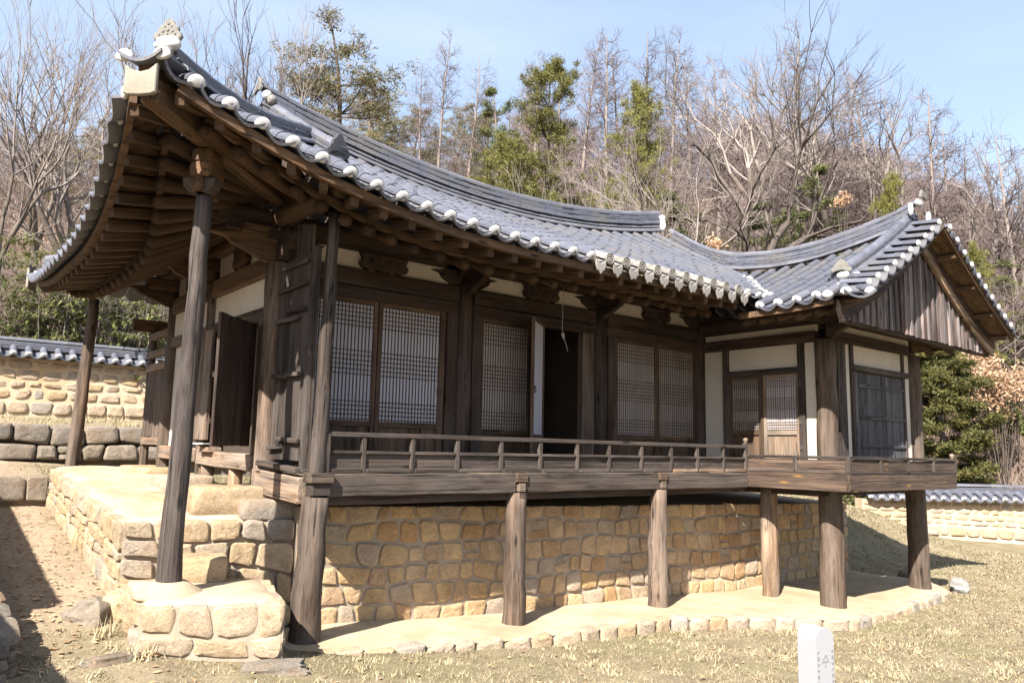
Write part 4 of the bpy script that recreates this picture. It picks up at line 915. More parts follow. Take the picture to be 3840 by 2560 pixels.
# --- main front slope
SP = .303
OLD0, OLD1 = 3.30, 6.6
xs_rows = [-1.98+SP*i for i in range(38)]
for i, x in enumerate(xs_rows):
    if x > 9.2: break
    y0 = ye(x)
    if x > WE-.1:
        y = y0
        while y < 3 and zf(x, y) < zw(x, y)+.01: y += .03
        y0 = y+.04
    y1 = min(3.22, x+1.30-.12) if x < .50 else 3.22
    if y1-y0 < .12: continue
    N = 9; pts = [(x, lerp(y0, y1, k/N), zf(x, lerp(y0, y1, k/N))+.052) for k in range(N+1)]
    old = OLD0 < x < OLD1
    pts[0] = (pts[0][0], pts[0][1]-.02, pts[0][2]-.005)
    M = convex_row(pts, old)
    if old and x < WE-.05: medallion(frame(M.translation, (0, 1, 0)))
    else: cap(M)
for i in range(len(xs_rows)):
    x = xs_rows[i]+SP/2
    if i == 0: pass
    if x > 9.3: break
    y0 = ye(x); val = False
    if x > WE-.1:
        y = y0
        while y < 3 and zf(x, y) < zw(x, y)-.03: y += .03
        y0 = y; val = True
    y1 = min(3.25, x+1.32) if x < .50 else 3.25
    if y1-y0 < .1: continue
    N = 8; pts = [(x, lerp(y0, y1, k/N), zf(x, lerp(y0, y1, k/N))) for k in range(N+1)]
    concave_strip(pts, (1, 0, 0) if x > 2.5 else V3((1, 0, (zf(x+.1, y0)-zf(x-.1, y0))/.2)).normalized())
    if not val:
        old = OLD0 < x < OLD1; t = V3(pts[1])-V3(pts[0])
        lat = V3((1, 0, (zlipF(x+.1)-zlipF(x-.1))/.2)); up = lat.cross(t).normalized(); up = up if up.z > 0 else -up
        mk('concave_tile', CONCAVE_OLD if old else CONCAVE, frame(V3(pts[0])+V3((0, -.02, -.028)), t, up), PV)
        mk('concave_tile', CONCAVE_OLD if old else CONCAVE, frame(V3(pts[0])+V3((0, .015, -.004)), t, up), PV)
        if old: prism('drip_tile', [(a_*.68, b_*.92) for a_, b_ in random.choice(DRIP)], frame(V3(pts[0])+V3((0, -.022, -.03)), (1, 0, 0)), .022, TILE_OLD, PV, .006)
# --- left slope
ys_rows = [-.70+.30*i for i in range(27)]
for y in ys_rows:
    x0 = xe(y)
    x1 = min(.35, (y-1.30-.12) if y < 1.85 else (5.4-y+.3) if y > 5.0 else .35)
    if x1-x0 < .12: continue
    N = 6; pts = [(lerp(x0, x1, k/N), y, zl(lerp(x0, x1, k/N), y)+.052) for k in range(N+1)]
    pts[0] = (pts[0][0]-.02, y, pts[0][2]-.005); cap(convex_row(pts))
    y2 = y+.15; x0 = xe(y2); pts = [(lerp(x0, x1, k/N), y2, zl(lerp(x0, x1, k/N), y2)) for k in range(N+1)]
    concave_strip(pts, V3((0, 1, (zlipL(y2+.1)-zlipL(y2-.1))/.2)).normalized()); t = V3(pts[1])-V3(pts[0]); lat = V3((0, 1, (zlipL(y2+.1)-zlipL(y2-.1))/.2)); up = lat.cross(t); up = up if up.z > 0 else -up
    mk('concave_tile', CONCAVE, frame(V3(pts[0])+V3((-.10, 0, -.05)), t, up), PV)
# corner hollow tile over the hip end
mk('corner_tile', concave_shape('corner_tile', .38, .08, .022, .4, TILE), frame((-2.13, -.84, 4.99), (1, 1, .12)), PV)
for x, y in ((-1.97, -.93), (-2.20, -.68)): mk('plaster_cap', CAPM, frame((x, y, 5.035), (1, 1, .1)), PV)
# --- wing left slope
for j in range(18):
    y = -1.80+.30*j
    if y > 2.4: break
    x0 = WE
    if y > -.80:
        x = WE
        while x < 9 and zw(x, y) < zf(x, y)+.01: x += .03
        x0 = x+.03
    if 9.2-x0 < .15: break
    N = 8; pts = [(lerp(x0, 9.25, k/N), y, zw(lerp(x0, 9.25, k/N), y)+.055) for k in range(N+1)]; cap(convex_row(pts))
for j in range(-1, 18):
    y = -1.65+.30*j; x0 = WE
    if y > 2.4: break
    if y > -.80:
        x = WE
        while x < 9 and zw(x, y) < zf(x, y)-.03: x += .03
        x0 = x
    if 9.2-x0 < .15: break
    N = 7; pts = [(lerp(x0, 9.3, k/N), y, zw(lerp(x0, 9.3, k/N), y)) for k in range(N+1)]; concave_strip(pts, (0, 1, 0))
    if y < -.75:
        t = V3(pts[1])-V3(pts[0]); mk('concave_tile', CONCAVE, frame(V3(pts[0])+V3((-.02, 0, -.03)), t), PV); mk('concave_tile', CONCAVE, frame(V3(pts[0])+V3((.015, 0, -.004)), t), PV)
# right slope of the wing and rear slopes: plain runs of hollow tiles
for j in range(26):
    y = -1.95+.30*j; N = 6; pts = [(lerp(2*WR-WE, 9.55, k/N), y, zw(lerp(2*WR-WE, 9.55, k/N), min(y, 1.0))+(0 if y < 1 else 0)) for k in range(N+1)]
    if y < 3.0: concave_strip(pts, (0, 1, 0), step=.3)
for i in range(34):
    x = -1.7+SP*i; y1 = 7.3; yt = 3.45 if x > .5 else min(7, 5.5-x-.1); N = 5
    if yt < y1-.2: concave_strip([(x, lerp(y1, yt, k/N), lerp(4.25+.3*max(0, uf(x))**2.3, zrid(x), gg((lerp(y1, yt, k/N)-7.3)/(3.35-7.3)))) for k in range(N+1)], (1, 0, 0), step=.3)
o = mk('concave_tile', mesh('concave_tile', strip_v, strip_f, TILE, False), None, PV); o['kind'] = 'stuff'
# --- verge tiles of the wing gable
for sd in (-1, 1):
    for k in range(10):
        x = WR+sd*(.20+.262*k); xx = WR-abs(x-WR); z = zw(xx, -2.1)+.07
        a = V3((x, -2.40, z-.045)); b = V3((x, -2.0, z)); M = frame(a, b-a); tiles.append((M @ Matrix.Diagonal((1.3, .92, .92, 1)), CONVEX)); mk('plaster_cap', CAPM, M @ Matrix.Diagonal((.6, .93, .93, 1)), PV)
        x2 = x+sd*.13; z2 = zw(WR-abs(x2-WR), -2.1); p = V3((x2, -2.43, z2-.075)); sl_ = V3((1, 0, -sd*.52)); up = V3((0, 1, 0)).cross(sl_); up = up if up.z > 0 else -up
        mk('concave_tile', CONCAVE, frame(p, (0, 1, .08), up) @ Matrix.Diagonal((1.2, .9, .85, 1)), PV)
# --- ridges
def ridge(path, layers, w, mat=TILE, top=True, side=None, name='ridge_course', lh=.047, z0=0, up=(0, 0, 1), topscale=1.15, jit=.006):
    """stack of flat tile courses along a path with a row of half-round tiles on top"""
    P_ = [V3(p) for p in path]; rr = random.Random(len(P_)*7+layers)
    for k in range(layers):
        ww = w-.022*(k % 2)-.012*k; pr = rect(ww, lh*.82, z0+lh*(k+.5)); off = .15*(k % 2)
        v = []; f = []
        # separate tiles along the course, each a little askew
        d = [0]
        for a, b in zip(P_[:-1], P_[1:]): d.append(d[-1]+(b-a).length)
        def at_(s):
            s = min(d[-1], max(0, s)); q = max(0, min(len(d)-2, int(np.searchsorted(d, s))-1)); return lerp(P_[q], P_[q+1], (s-d[q])/max(1e-6, d[q+1]-d[q])), (P_[q+1]-P_[q]).normalized()
        s = -off
        while s < d[-1]:
            s0, s1 = max(0, s), min(d[-1], s+.30)
            if s1-s0 > .03:
                dj, dz_ = rr.uniform(-jit, jit), rr.uniform(-.004, .004); b0 = len(v)
                for q in (s0+.003, s1-.003):
                    p, t = at_(q); sdv = t.cross(V3(up)).normalized(); u2 = sdv.cross(t)
                    for a_, b_ in pr: v.append(tuple(p+sdv*(a_+dj)+u2*(b_+dz_)))
                f += [(b0+i, b0+(i+1) % 4, b0+4+(i+1) % 4, b0+4+i) for i in range(4)]+[(b0+3, b0+2, b0+1, b0), (b0+4, b0+5, b0+6, b0+7)]
            s += .30
        mk(name, mesh(name, v, f, mat), None, PV)
    if top:
        P2 = [p+V3((0, 0, z0+lh*layers-.005)) for p in P_]; acc = [0]
        for a, b in zip(P2[:-1], P2[1:]): acc.append(acc[-1]+(b-a).length)
        n = max(1, round(acc[-1]/.30))
        for k in range(n):
            pp = []
            for s in (acc[-1]*k/n, acc[-1]*(k+1)/n):
                q = max(0, min(len(acc)-2, int(np.searchsorted(acc, s))-1)); pp.append(lerp(P2[q], P2[q+1], (s-acc[q])/max(1e-6, acc[q+1]-acc[q])))
            mk('ridge_tile', CONVEX, frame(pp[0]+V3((0, 0, .004*(k % 2))), pp[1]-pp[0]) @ Matrix.Diagonal(((pp[1]-pp[0]).length/.31*1.03, topscale, topscale, 1)), PV)
def laid_row(path, off, scale=1.0):
    P2 = [V3(p)+V3(off) for p in path]; acc = [0]
    for a, b in zip(P2[:-1], P2[1:]): acc.append(acc[-1]+(b-a).length)
    n = max(1, round(acc[-1]/.32))
    for k in range(n):
        pp = []
        for s in (acc[-1]*k/n, acc[-1]*(k+1)/n):
            q = max(0, min(len(acc)-2, int(np.searchsorted(acc, s))-1)); pp.append(lerp(P2[q], P2[q+1], (s-acc[q])/max(1e-6, acc[q+1]-acc[q])))
        mk('ridge_tile', CONVEX, frame(pp[0]+V3((0, random.uniform(-.004, .004), 0)), pp[1]-pp[0]) @ Matrix.Diagonal(((pp[1]-pp[0]).length/.31*1.03, scale, scale, 1)), PV)
mr = [(x, 3.35, zrid(x)) for x in np.linspace(.38, 9.22, 24)]
laid_row(mr, (0, -.10, .05), 1.0); laid_row(mr, (0, -.05, .145), 1.0); laid_row(mr, (0, .10, .05), 1.0)
ridge(mr, 5, .27, z0=.21, topscale=1.1)
wr_ = [(WR, y, wtop(y)-.40) for y in np.linspace(3.15, -2.0, 20)]
laid_row([(WR, y, wtop(y)-.40) for y in np.linspace(3.0, -1.95, 20)], (-.10, 0, .03), .95)
ridge(wr_, 5, .26, z0=.09, topscale=1.05)
gr = [(.56, y, zf(.56, y)+.05) for y in np.linspace(3.2, 1.08, 9)]
laid_row(gr, (.11, 0, .03), .9); laid_row(gr, (-.12, 0, .0), .9)
ridge(gr, 3, .24, z0=.07, topscale=1.15)
hp = [(x, x+1.31, zf(x, x+1.31)+.03) for x in np.linspace(.5, -1.83, 10)]
ridge(hp, 4, .22, z0=.04, topscale=1.0); laid_row(hp, (.10, -.10, .02), .9)
hp2 = [(x, 5.4-x, zl(x, 5.4-x)+.03) for x in np.linspace(.5, -1.6, 8)]
ridge(hp2, 4, .28, z0=.04, topscale=1.1)
wg = [(x, -1.86, zw(x, -1.9)+.05) for x in np.linspace(9.3, 7.05, 9)]
laid_row(wg, (0, -.11, .03), .95); laid_row(wg, (0, .10, .05), 1.12); ridge(wg, 2, .24, z0=.06, topscale=1.15)
wg2 = [(2*WR-x, -1.86, zw(x, -1.9)+.05) for x in np.linspace(9.3, 7.05, 9)]
ridge(wg2, 2, .26, z0=.06, topscale=1.15)
# ridge-end ornaments and plaster
def ornament(p, facing, w, h, mat, label=None, relief=True):
    pts = [(-.42, 0), (-.5, .16), (-.44, .34), (-.36, .40), (-.34, .58), (-.22, .72), (-.14, .88), (0, 1), (.14, .88), (.22, .72), (.34, .58), (.36, .40), (.44, .34), (.5, .16), (.42, 0), (.2, .12), (0, .16), (-.2, .12)]
    fz = V3(facing).normalized(); t = (-fz).cross(V3((0, 0, 1))).normalized(); y = -fz; z = t.cross(y)
    M = Matrix(((t.x, y.x, z.x, p[0]), (t.y, y.y, z.y, p[1]), (t.z, y.z, z.z, p[2]), (0, 0, 0, 1)))
    o = prism('ridge_end_tile', [(a*w, b*h) for a, b in pts], M, .035, mat, PV, .008)
    if relief:
        for (a, b, s) in ((0, .45, .06), (-.16, .38, .045), (.16, .38, .045), (-.27, .25, .035), (.27, .25, .035), (0, .72, .045), (-.12, .6, .03), (.12, .6, .03), (0, .25, .03)):
            prism('relief', [(a*w+s*w*math.cos(q), b*h+s*h*1.4*math.sin(q)) for q in np.linspace(0, 6.28, 8)[:-1]], M @ Matrix.Translation((0, -.034, 0)), .009, mat, o, .003)
    return o
def blob(p, s, mat=PLASTER_CAP, seed=1, name='plaster_blob', rz=0):
    v = []; f = []; n, m_ = 12, 7
    for j in range(m_+1):
        ph = math.pi*j/m_
        for i in range(n):
            a = 6.283*i/n; q = 1+.22*noise.noise(V3((math.cos(a)*2+seed, math.sin(a)*2, math.cos(ph)*2)))
            v.append((max(0, math.sin(ph))**.7*math.cos(a)*q*s[0]/2, max(0, math.sin(ph))**.7*math.sin(a)*q*s[1]/2, math.cos(ph)*q*s[2]/2))
    for j in range(m_):
        for i in range(n): i2 = (i+1) % n; f.append((j*n+i, (j+1)*n+i, (j+1)*n+i2, j*n+i2))
    return mk(name, mesh(name, v, f, mat, True), Matrix.Translation(V3(p)) @ Matrix.Rotation(rz, 4, 'Z'), PV)
ornament((-1.84, -.53, 5.36), (-1, -1, .1), .27, .22, ORN); blob((-1.85, -.55, 5.33), (.25, .12, .13), seed=2, rz=-.78)
blob((-1.88, -.62, 5.22), (.14, .10, .10), TILE_OLD, seed=6)
ornament((.56, 1.03, zf(.56, 1.08)+.13), (.25, -1, .0), .34, .29, TILE_DARK, relief=False); blob((.56, 1.08, zf(.56, 1.08)+.13), (.22, .08, .11), seed=4)
ornament((.36, 3.35, zrid(.35)+.34), (-1, 0, .1), .26, .26, ORN); blob((.44, 3.22, zrid(.4)+.30), (.13, .14, .13), seed=3)
blob((.48, 3.12, zrid(.4)+.20), (.14, .16, .13), TILE_OLD, seed=31)
blob((9.22, 3.24, zrid(9.2)+.34), (.10, .2, .14), seed=11); blob((9.19, 3.20, zrid(9.2)+.17), (.08, .2, .26), seed=12)
ornament((WR, -2.08, wtop(-2.05)-.04), (0, -1, .1), .24, .17, ORN); blob((WR-.06, -2.05, wtop(-2.05)-.10), (.22, .10, .13), seed=13); blob((WR-.20, -1.98, wtop(-2.05)-.22), (.10, .08, .22), seed=14); blob((WR+.20, -2.08, wtop(-2.05)-.32), (.10, .08, .24), seed=16)
ornament((7.02, -1.92, zw(7.05, -1.9)+.19), (-1, -.45, .1), .29, .20, ORN, relief=False); blob((7.03, -1.93, zw(7.0, -1.9)+.17), (.12, .26, .11), seed=17, rz=-.4); blob((6.97, -1.97, zw(6.95, -1.9)+.06), (.14, .28, .09), seed=18, rz=-.4); blob((7.14, -2.08, zw(7.05, -1.9)+.12), (.14, .12, .15), seed=19)
for a, b in (((6.55, -2.22, 4.10), (6.95, -1.98, 4.26)), ((6.75, -2.45, 4.10), (6.98, -2.05, 4.28)), ((6.5, -1.98, 4.08), (6.95, -1.9, 4.26))):
    a, b = V3(a), V3(b); M = frame(a, b-a); tiles.append((M @ Matrix.Diagonal((1.35, 1, 1, 1)), CONVEX)); cap(M)
mk('corner_tile', concave_shape('corner_tile', .4, .09, .022, .4, TILE), frame((6.60, -2.40, 4.02), (1, .9, .3)), PV)
# dry tuft growing on the gable ridge
tv, tf = [], []
for k in range(60):
    a = random.uniform(0, 6.28); p = V3((.56+random.gauss(0, .05), 1.35+random.gauss(0, .07), zf(.56, 1.35)+.22)); t_ = p+V3((math.cos(a)*.06, math.sin(a)*.06, random.uniform(.06, .13))); s = V3((-math.sin(a), math.cos(a), 0))*.005
    b0 = len(tv); tv += [tuple(p-s), tuple(p+s), tuple(t_)]; tf.append((b0, b0+1, b0+2))
STRAW = m_plain('dry_straw', (.36, .295, .18), .25, 9, .9, 0, .1, 0)
o = mk('dry_tuft', mesh('dry_tuft', tv, tf, STRAW)); tag(o, 'small dry grass tuft growing on the roof ridge end', 'grass tuft')
# --- place the half-round tiles: the 300 nearest one by one, the rest as one part
tiles.sort(key=lambda q: (q[0].translation-CAM).length)
for M, me in tiles[:300]: mk('convex_tile', me, M, PV)
rv, rf = [], []
for M, me in tiles[300:]:
    b0 = len(rv); rv += [tuple(M @ q.co) for q in me.vertices]; rf += [tuple(b0+i for i in p.vertices) for p in me.polygons]
if rv: o = mk('convex_tile', mesh('convex_tile', rv, rf, TILE), None, PV); o['kind'] = 'stuff'

# ---------------------------------------------------------------- eaves from below
def log_mesh(name, mat, seg=12):
    v, f = lathe_geo([(0, .93), (.012, 1), (.3, 1.03), (.7, .98), (1, .95)], seg, .02, 3); return mesh(name, v, f, mat, True)
LOG = [log_mesh('rafter', WOOD_EAVE)]
bv, bf = box_geo(1, 1, 1, .04); SQ = mesh('flying_rafter', bv, bf, WOOD_EAVE)
def eave(ts, outf, rootf, fly=True, grid=40):
    """rafters, flying rafters, fascias and soffit boards of one eave"""
    P = []
    for t in ts:
        o = V3(outf(t)); r = V3(rootf(t)); h = V3((r.x-o.x, r.y-o.y, 0)); D = h.length; h.normalize(); P.append((o, r, h, D))
    for o, r, h, D in P:
        j = random.uniform(-.012, .012)
        if fly:
            a = o+h*.10+V3((0, 0, -.135+j)); b = o+h*.98+V3((0, 0, -.135+.2+j)); L = (b-a).length
            mk('flying_rafter', SQ, frame(a, b-a) @ Matrix.Diagonal((L, .085, .10, 1)), PV)
            s = V3((0, 0, 0)); a = o+h*.58+V3((0, 0, -.20+j))
        else: a = o+h*.16+V3((0, 0, -.15+j))
        L = (r-a).length; rad = random.uniform(.062, .075)
        mk('rafter', LOG[0], frame(a, r-a) @ Matrix.Diagonal((L, rad, rad, 1)), PV)
    g0, g1 = ts[0], ts[-1]; G = [lerp(g0, g1, k/grid) for k in range(grid+1)]
    Q = []
    for t in G:
        o = V3(outf(t)); r = V3(rootf(t)); h = V3((r.x-o.x, r.y-o.y, 0)); D = h.length; h.normalize(); Q.append((o, r, h, D))
    sweep('fascia', [o+h*.07+V3((0, 0, -.055)) for o, r, h, D in Q], rect(.06, .085), WOOD_EAVE, PV)
    v = []; f = []
    if fly:
        sweep('fascia', [o+h*.60+V3((0, 0, -.085)) for o, r, h, D in Q], rect(.055, .08), WOOD_EAVE, PV)
        rowsP = [[o+h*.06+V3((0, 0, -.06)), o+h*.62+V3((0, 0, .05))] for o, r, h, D in Q]
        rows2 = [[o+h*.58+V3((0, 0, -.11)), r+V3((0, 0, .095))] for o, r, h, D in Q]
    else: rowsP = []; rows2 = [[o+h*.06+V3((0, 0, -.06)), r+V3((0, 0, .095))] for o, r, h, D in Q]
    for R_ in (rowsP, rows2):
        for k in range(len(R_)-1):
            b0 = len(v); v += [R_[k][0], R_[k][1], R_[k+1][1], R_[k+1][0]]; f.append((b0, b0+1, b0+2, b0+3))
    mk('soffit', mesh('soffit', v, f, WOOD_EAVE), None, PV)
def rootF(x): return (float(np.interp(x, [-2.2, .9, 9], [-.10, .9, 9])), float(np.interp(x, [-2.2, .9], [1.12, YF])), float(np.interp(x, [-2.2, .5], [4.86, 4.75])))
eave([-1.85+.355*i for i in range(24)], lambda x: (x, ye(x), zlipF(x)), rootF)
def rootL(y): return (float(np.interp(y, [-.9, 2.2, 4.5, 7.4], [-.22, 0, 0, -.15])), float(np.interp(y, [-.9, 2.2, 4.5, 7.4], [1.25, 2.2, 4.5, 5.5])), float(np.interp(y, [-.9, 1.8, 5, 7.4], [4.86, 4.72, 4.72, 4.75])))
eave([-.55+.318*i for i in range(25)], lambda y: (xe(y), y, zlipL(y)), rootL)
eave([-2.0+.30*i for i in range(6)], lambda y: (WE, y, 4.02+.05*sstep(-1.3, -2.3, y)), lambda y: (8.0, y, 4.32), fly=False, grid=8)
eave([-2.0+.35*i for i in range(9)], lambda y: (2*WR-WE, y, 4.02), lambda y: (X6, y, 4.32), fly=False, grid=8)
# hip rafters
beam('hip_rafter', (.2, 1.45, 4.78), (-2.00, -.72, 4.80), .17, .24, WOOD_EAVE, PV, c=.02); beam('hip_rafter', (-1.0, .28, 4.93), (-2.06, -.78, 4.94), .14, .10, WOOD_EAVE, PV, c=.015)
beam('hip_rafter', (.2, 5.25, 4.75), (-1.66, 7.1, 4.46), .17, .24, WOOD_EAVE, PV, c=.02)
hd = V3((-1, -1, 0)).normalized()
def end_plate(p, face, w, h, mat):
    pts = [(-.5, .5), (-.28, .32), (0, .25), (.28, .32), (.5, .5), (.5, -.42), (.36, -.48), (0, -.5), (-.36, -.48), (-.5, -.42)]
    fz = V3(face).normalized(); t = (-fz).cross(V3((0, 0, 1))).normalized(); y = -fz; z = t.cross(y)
    M = Matrix(((t.x, y.x, z.x, p[0]), (t.y, y.y, z.y, p[1]), (t.z, y.z, z.z, p[2]), (0, 0, 0, 1)))
    return prism('hip_end_plate', [(a*w, b*h) for a, b in pts], M, .035, mat, PV, .008)
PLATE = m_plain('weathered_plate', (.235, .21, .175), .18, 7, .85, .3, .2, 0, stain=(.15, .125, .085))
end_plate((-2.08, -.80, 4.82), (-1, -1, .0), .28, .27, PLATE); end_plate((-1.76, 7.2, 4.46), (-1, .6, 0), .3, .34, PLATE)
# capital on the leaning prop post
pc = V3((-1.265, .04, 0)); pd = V3((1, -1, 0)).normalized()
boat = [(-.165, .07), (-.155, -.01), (-.09, -.07), (.09, -.07), (.155, -.01), (.165, .07)]
prism('prop_cap', boat, frame((pc.x-hd.x*-.06, pc.y-hd.y*-.06, 4.30), pd) @ Matrix.Translation((0, .06, 0)), .14, WOOD_GREY, PV, .012)
beam('prop_cap', (pc.x+hd.x*.2, pc.y+hd.y*.2, 4.30), (pc.x-hd.x*.22, pc.y-hd.y*.22, 4.30), .13, .14, WOOD_EAVE, PV, c=.03)
beam('prop_block', (pc.x+hd.x*.14, pc.y+hd.y*.14, 4.46), (pc.x-hd.x*.16, pc.y-hd.y*.16, 4.46), .22, .15, WOOD_EAVE, PV, c=.025); beam('prop_block', (pc.x+hd.x*.13, pc.y+hd.y*.13, 4.60), (pc.x-hd.x*.14, pc.y-hd.y*.14, 4.60), .20, .14, WOOD_EAVE, PV, c=.02)
# gable of the wing: planks, battens, bargeboards, soffit
gy = -1.95; rr = random.Random(12); x = 6.98; n = 0
while x < 12.2:
    w = rr.uniform(.16, .24); xc = min(x+w/2, 12.2); ztop = zw(xc, -2.0)-.16; zb_ = 3.80-.006*(x-7)+rr.uniform(-.012, .012)
    if ztop-zb_ > .06:
        beam('gable_plank', (xc, gy+rr.uniform(-.006, .006), zb_), (xc, gy, ztop), w-.004, .03, WOOD_RED, PV, up=(0, 1, 0), c=.003)
        beam('gable_batten', (x, gy-.028, zb_-.01), (x, gy-.028, max(zb_+.05, zw(x, -2.0)-.18)), .045, .03, WOOD_RED, PV, up=(0, 1, 0), c=.003)
    x += w
for sd in (-1, 1):
    xs_ = np.linspace(.0, 2.72, 14)
    pts = [(WR+sd*q, -2.03, zw(WR-q, -2.1)-.27-.03*math.sin(q*1.1)) for q in xs_]
    if sd < 0: sweep('bargeboard', pts, rect(.05, .32), WOOD_DARK, PV)
    else: sweep('bargeboard', pts, rect(.05, .13, -.08), WOOD_PALE, PV); sweep('bargeboard', pts, rect(.045, .17, .075), WOOD_DARK, PV)
    v = []; f = []
    for q in xs_: v += [(WR+sd*q, -2.40, zw(WR-q, -2.1)-.125), (WR+sd*q, -1.9, zw(WR-q, -2.1)-.12)]
    for k in range(13): f.append((2*k, 2*k+1, 2*k+3, 2*k+2))
    mk('verge_soffit', mesh('verge_soffit', v, f, WOOD_EAVE), None, PV)
    sweep('verge_board', [(WR+sd*q, -2.36, zw(WR-q, -2.1)-.115) for q in xs_], rect(.04, .08), WOOD_EAVE if sd > 0 else WOOD_BLACK, PV)
    for q in (.55, 1.25, 1.95, 2.6): beam('purlin_end', (WR+sd*q, -2.34, zw(WR-q, -2.1)-.16), (WR+sd*q, -1.9, zw(WR-q, -2.1)-.16), .16, .06, WOOD_EAVE, PV)
beam('corner_board', (6.96, gy-.02, 3.78), (6.96, gy-.02, 4.12), .06, .05, WOOD_GREY, PV, up=(0, 1, 0))
beam('gable_sill', (7.0, gy+.05, 3.79), (12.2, gy+.05, 3.76), .08, .06, WOOD_DARK, PV)
# left gable wall of the main roof
v = [(.5, 1.4, zf(.5, 1.4)-.1), (.5, 5.3, zf(.5, 1.4)-.1), (.5, 3.35, zrid(.5)-.02)]; mk('gable_wall', mesh('gable_wall', v, [(0, 1, 2)], WOOD_DARK), None, PV)
arm(X6+.1, DW, 3.95, (1, -.2, 0), L=.62, mat=WOOD_EAVE); arm(8.0, DW-.05, 3.9, (0, -1, 0), L=.5)
# ---------------------------------------------------------------- granite marker with engraved letters
mkM = empty('granite_marker', 'white granite marker post with engraved Korean letters on the lawn', 'marker post', (1.42, -4.60, -.05))
ang = math.radians(-13); MW = .155
Mm = Matrix.Translation((1.42, -4.60, -.17)) @ Matrix.Rotation(ang, 4, 'Z')
H0, H1 = .88, .95; v = []; f = []
prof = [(-MW/2, 0), (MW/2, 0), (MW/2, H0)]+[(MW/2*math.cos(a), H0+.068*math.sin(a)) for a in np.linspace(.25, math.pi-.25, 9)]+[(-MW/2, H0)]
for y in (-MW/2, MW/2):
    for x, z in prof: v.append((x, y, z))
n = len(prof); f = [tuple(range(n)), tuple(range(2*n-1, n-1, -1))]+[(i, n+i, n+(i+1) % n, (i+1) % n) for i in range(n)]
body = mk('stone_body', mesh('stone_body', v, f, GRANITE), Mm, mkM)
def strokes(name, segs, x, z, s, parent):
    vv = []; ff = []
    for (x0, z0, x1, z1) in segs:
        d = math.hypot(x1-x0, z1-z0); ux, uz = (x1-x0)/d, (z1-z0)/d; px_, pz_ = -uz*.06, ux*.06; b0 = len(vv)
        for yy in (-.0028, .002):
            for a, b in ((x0+px_, z0+pz_), (x1+px_, z1+pz_), (x1-px_, z1-pz_), (x0-px_, z0-pz_)): vv.append((x+a*s, -MW/2+yy, z+b*s))
        ff += [(b0, b0+1, b0+2, b0+3)]+[(b0+i, b0+4+i, b0+4+(i+1) % 4, b0+(i+1) % 4) for i in range(4)]
    return mk(name, mesh(name, vv, ff, CUT_SHADE), Mm, body)
circ = lambda cx, cz, r: [(cx+r*math.cos(a), cz+r*math.sin(a), cx+r*math.cos(a+.9), cz+r*math.sin(a+.9)) for a in np.arange(0, 6.2, .9)]
CH = {'a': [(0, .5, -.28, .12), (0, .5, .28, .12), (-.42, -.05, .42, -.05), (0, -.05, 0, -.5)],
      'b': [(-.3, .5, .3, .5), (0, .5, -.3, .2), (0, .45, .3, .2), (0, .2, 0, .05), (-.42, .05, .42, .05), (-.28, -.12, .28, -.12), (.28, -.12, .28, -.28), (.28, -.28, -.28, -.28), (-.28, -.28, -.28, -.46), (-.28, -.46, .3, -.46)],
      'c': [(-.4, .48, -.4, .1), (-.4, .1, .02, .1), (.2, .5, .2, .0), (.2, .25, .42, .25)]+circ(-.02, -.3, .19)}
for k, z in (('a', .745), ('b', .565), ('c', .385)): strokes('engraved_letter', CH[k], .0, z, .075, body)
for x in (-.062, .062):
    for k in range(7): strokes('engraved_letter', CH['abc'[k % 3]], x, .80-.037*k, .022, body)

# ---------------------------------------------------------------- lawn
rg = np.random.default_rng(3)
def m_leaf(name, stops, rough=.7, trans=.25):
    m, nt, b = base_mat(name, rough, .2); v = coords(nt, rnd=False); n = tnoise(nt, v, 3.0, 4, .7)
    oi = objrand(nt); c = ramp(nt, n, stops); c = mixc(nt, 1.0, c, ramp(nt, oi, [(0, (.8, .8, .8)), (1, (1.2, 1.2, 1.2))]), 'MULTIPLY'); nt.links.new(c, b.inputs['Base Color'])
    if trans:
        tr = nt.nodes.new('ShaderNodeBsdfTranslucent'); mixs = nt.nodes.new('ShaderNodeMixShader'); mixs.inputs['Fac'].default_value = trans; nt.links.new(c, tr.inputs['Color'])
        nt.links.new(b.outputs[0], mixs.inputs[1]); nt.links.new(tr.outputs[0], mixs.inputs[2]); nt.links.new(mixs.outputs[0], nt.nodes['Material Output'].inputs['Surface'])
    return m
BLADE = m_leaf('grass_blade', [(.3, (.205, .165, .105)), (.48, (.33, .265, .175)), (.58, (.20, .18, .09)), (.72, (.37, .305, .21))], .8, .2)
def inside(poly, X, Y):
    r = np.zeros(X.shape, bool); n = len(poly)
    for i in range(n):
        x0, y0 = poly[i]; x1, y1 = poly[(i+1) % n]
        c = ((y0 > Y) != (y1 > Y)) & (X < (x1-x0)*(Y-y0)/(y1-y0+1e-12)+x0); r ^= c
    return r
no = [AE+[(11.8, 6), (-1.4, 6.2), (-1.55, .9)]+[BL[4], BL[0], BL[1]]]
N = 330000
rad = 4.2+(rg.random(N)**.62)*20; az = rg.uniform(-.12, 1.52, N); X = CAM.x+rad*np.sin(az); Y = CAM.y+rad*np.cos(az)
lane = (X < -1.2) & (Y > .5) & (rg.random(N) < .93)
ok = ~inside([(p[0], p[1]) for p in no[0]], X, Y) & ~lane & (Y < 9.8)
X, Y, rad = X[ok], Y[ok], rad[ok]; Z = near_z(X, Y)+hill_z(X, Y); n = len(X)
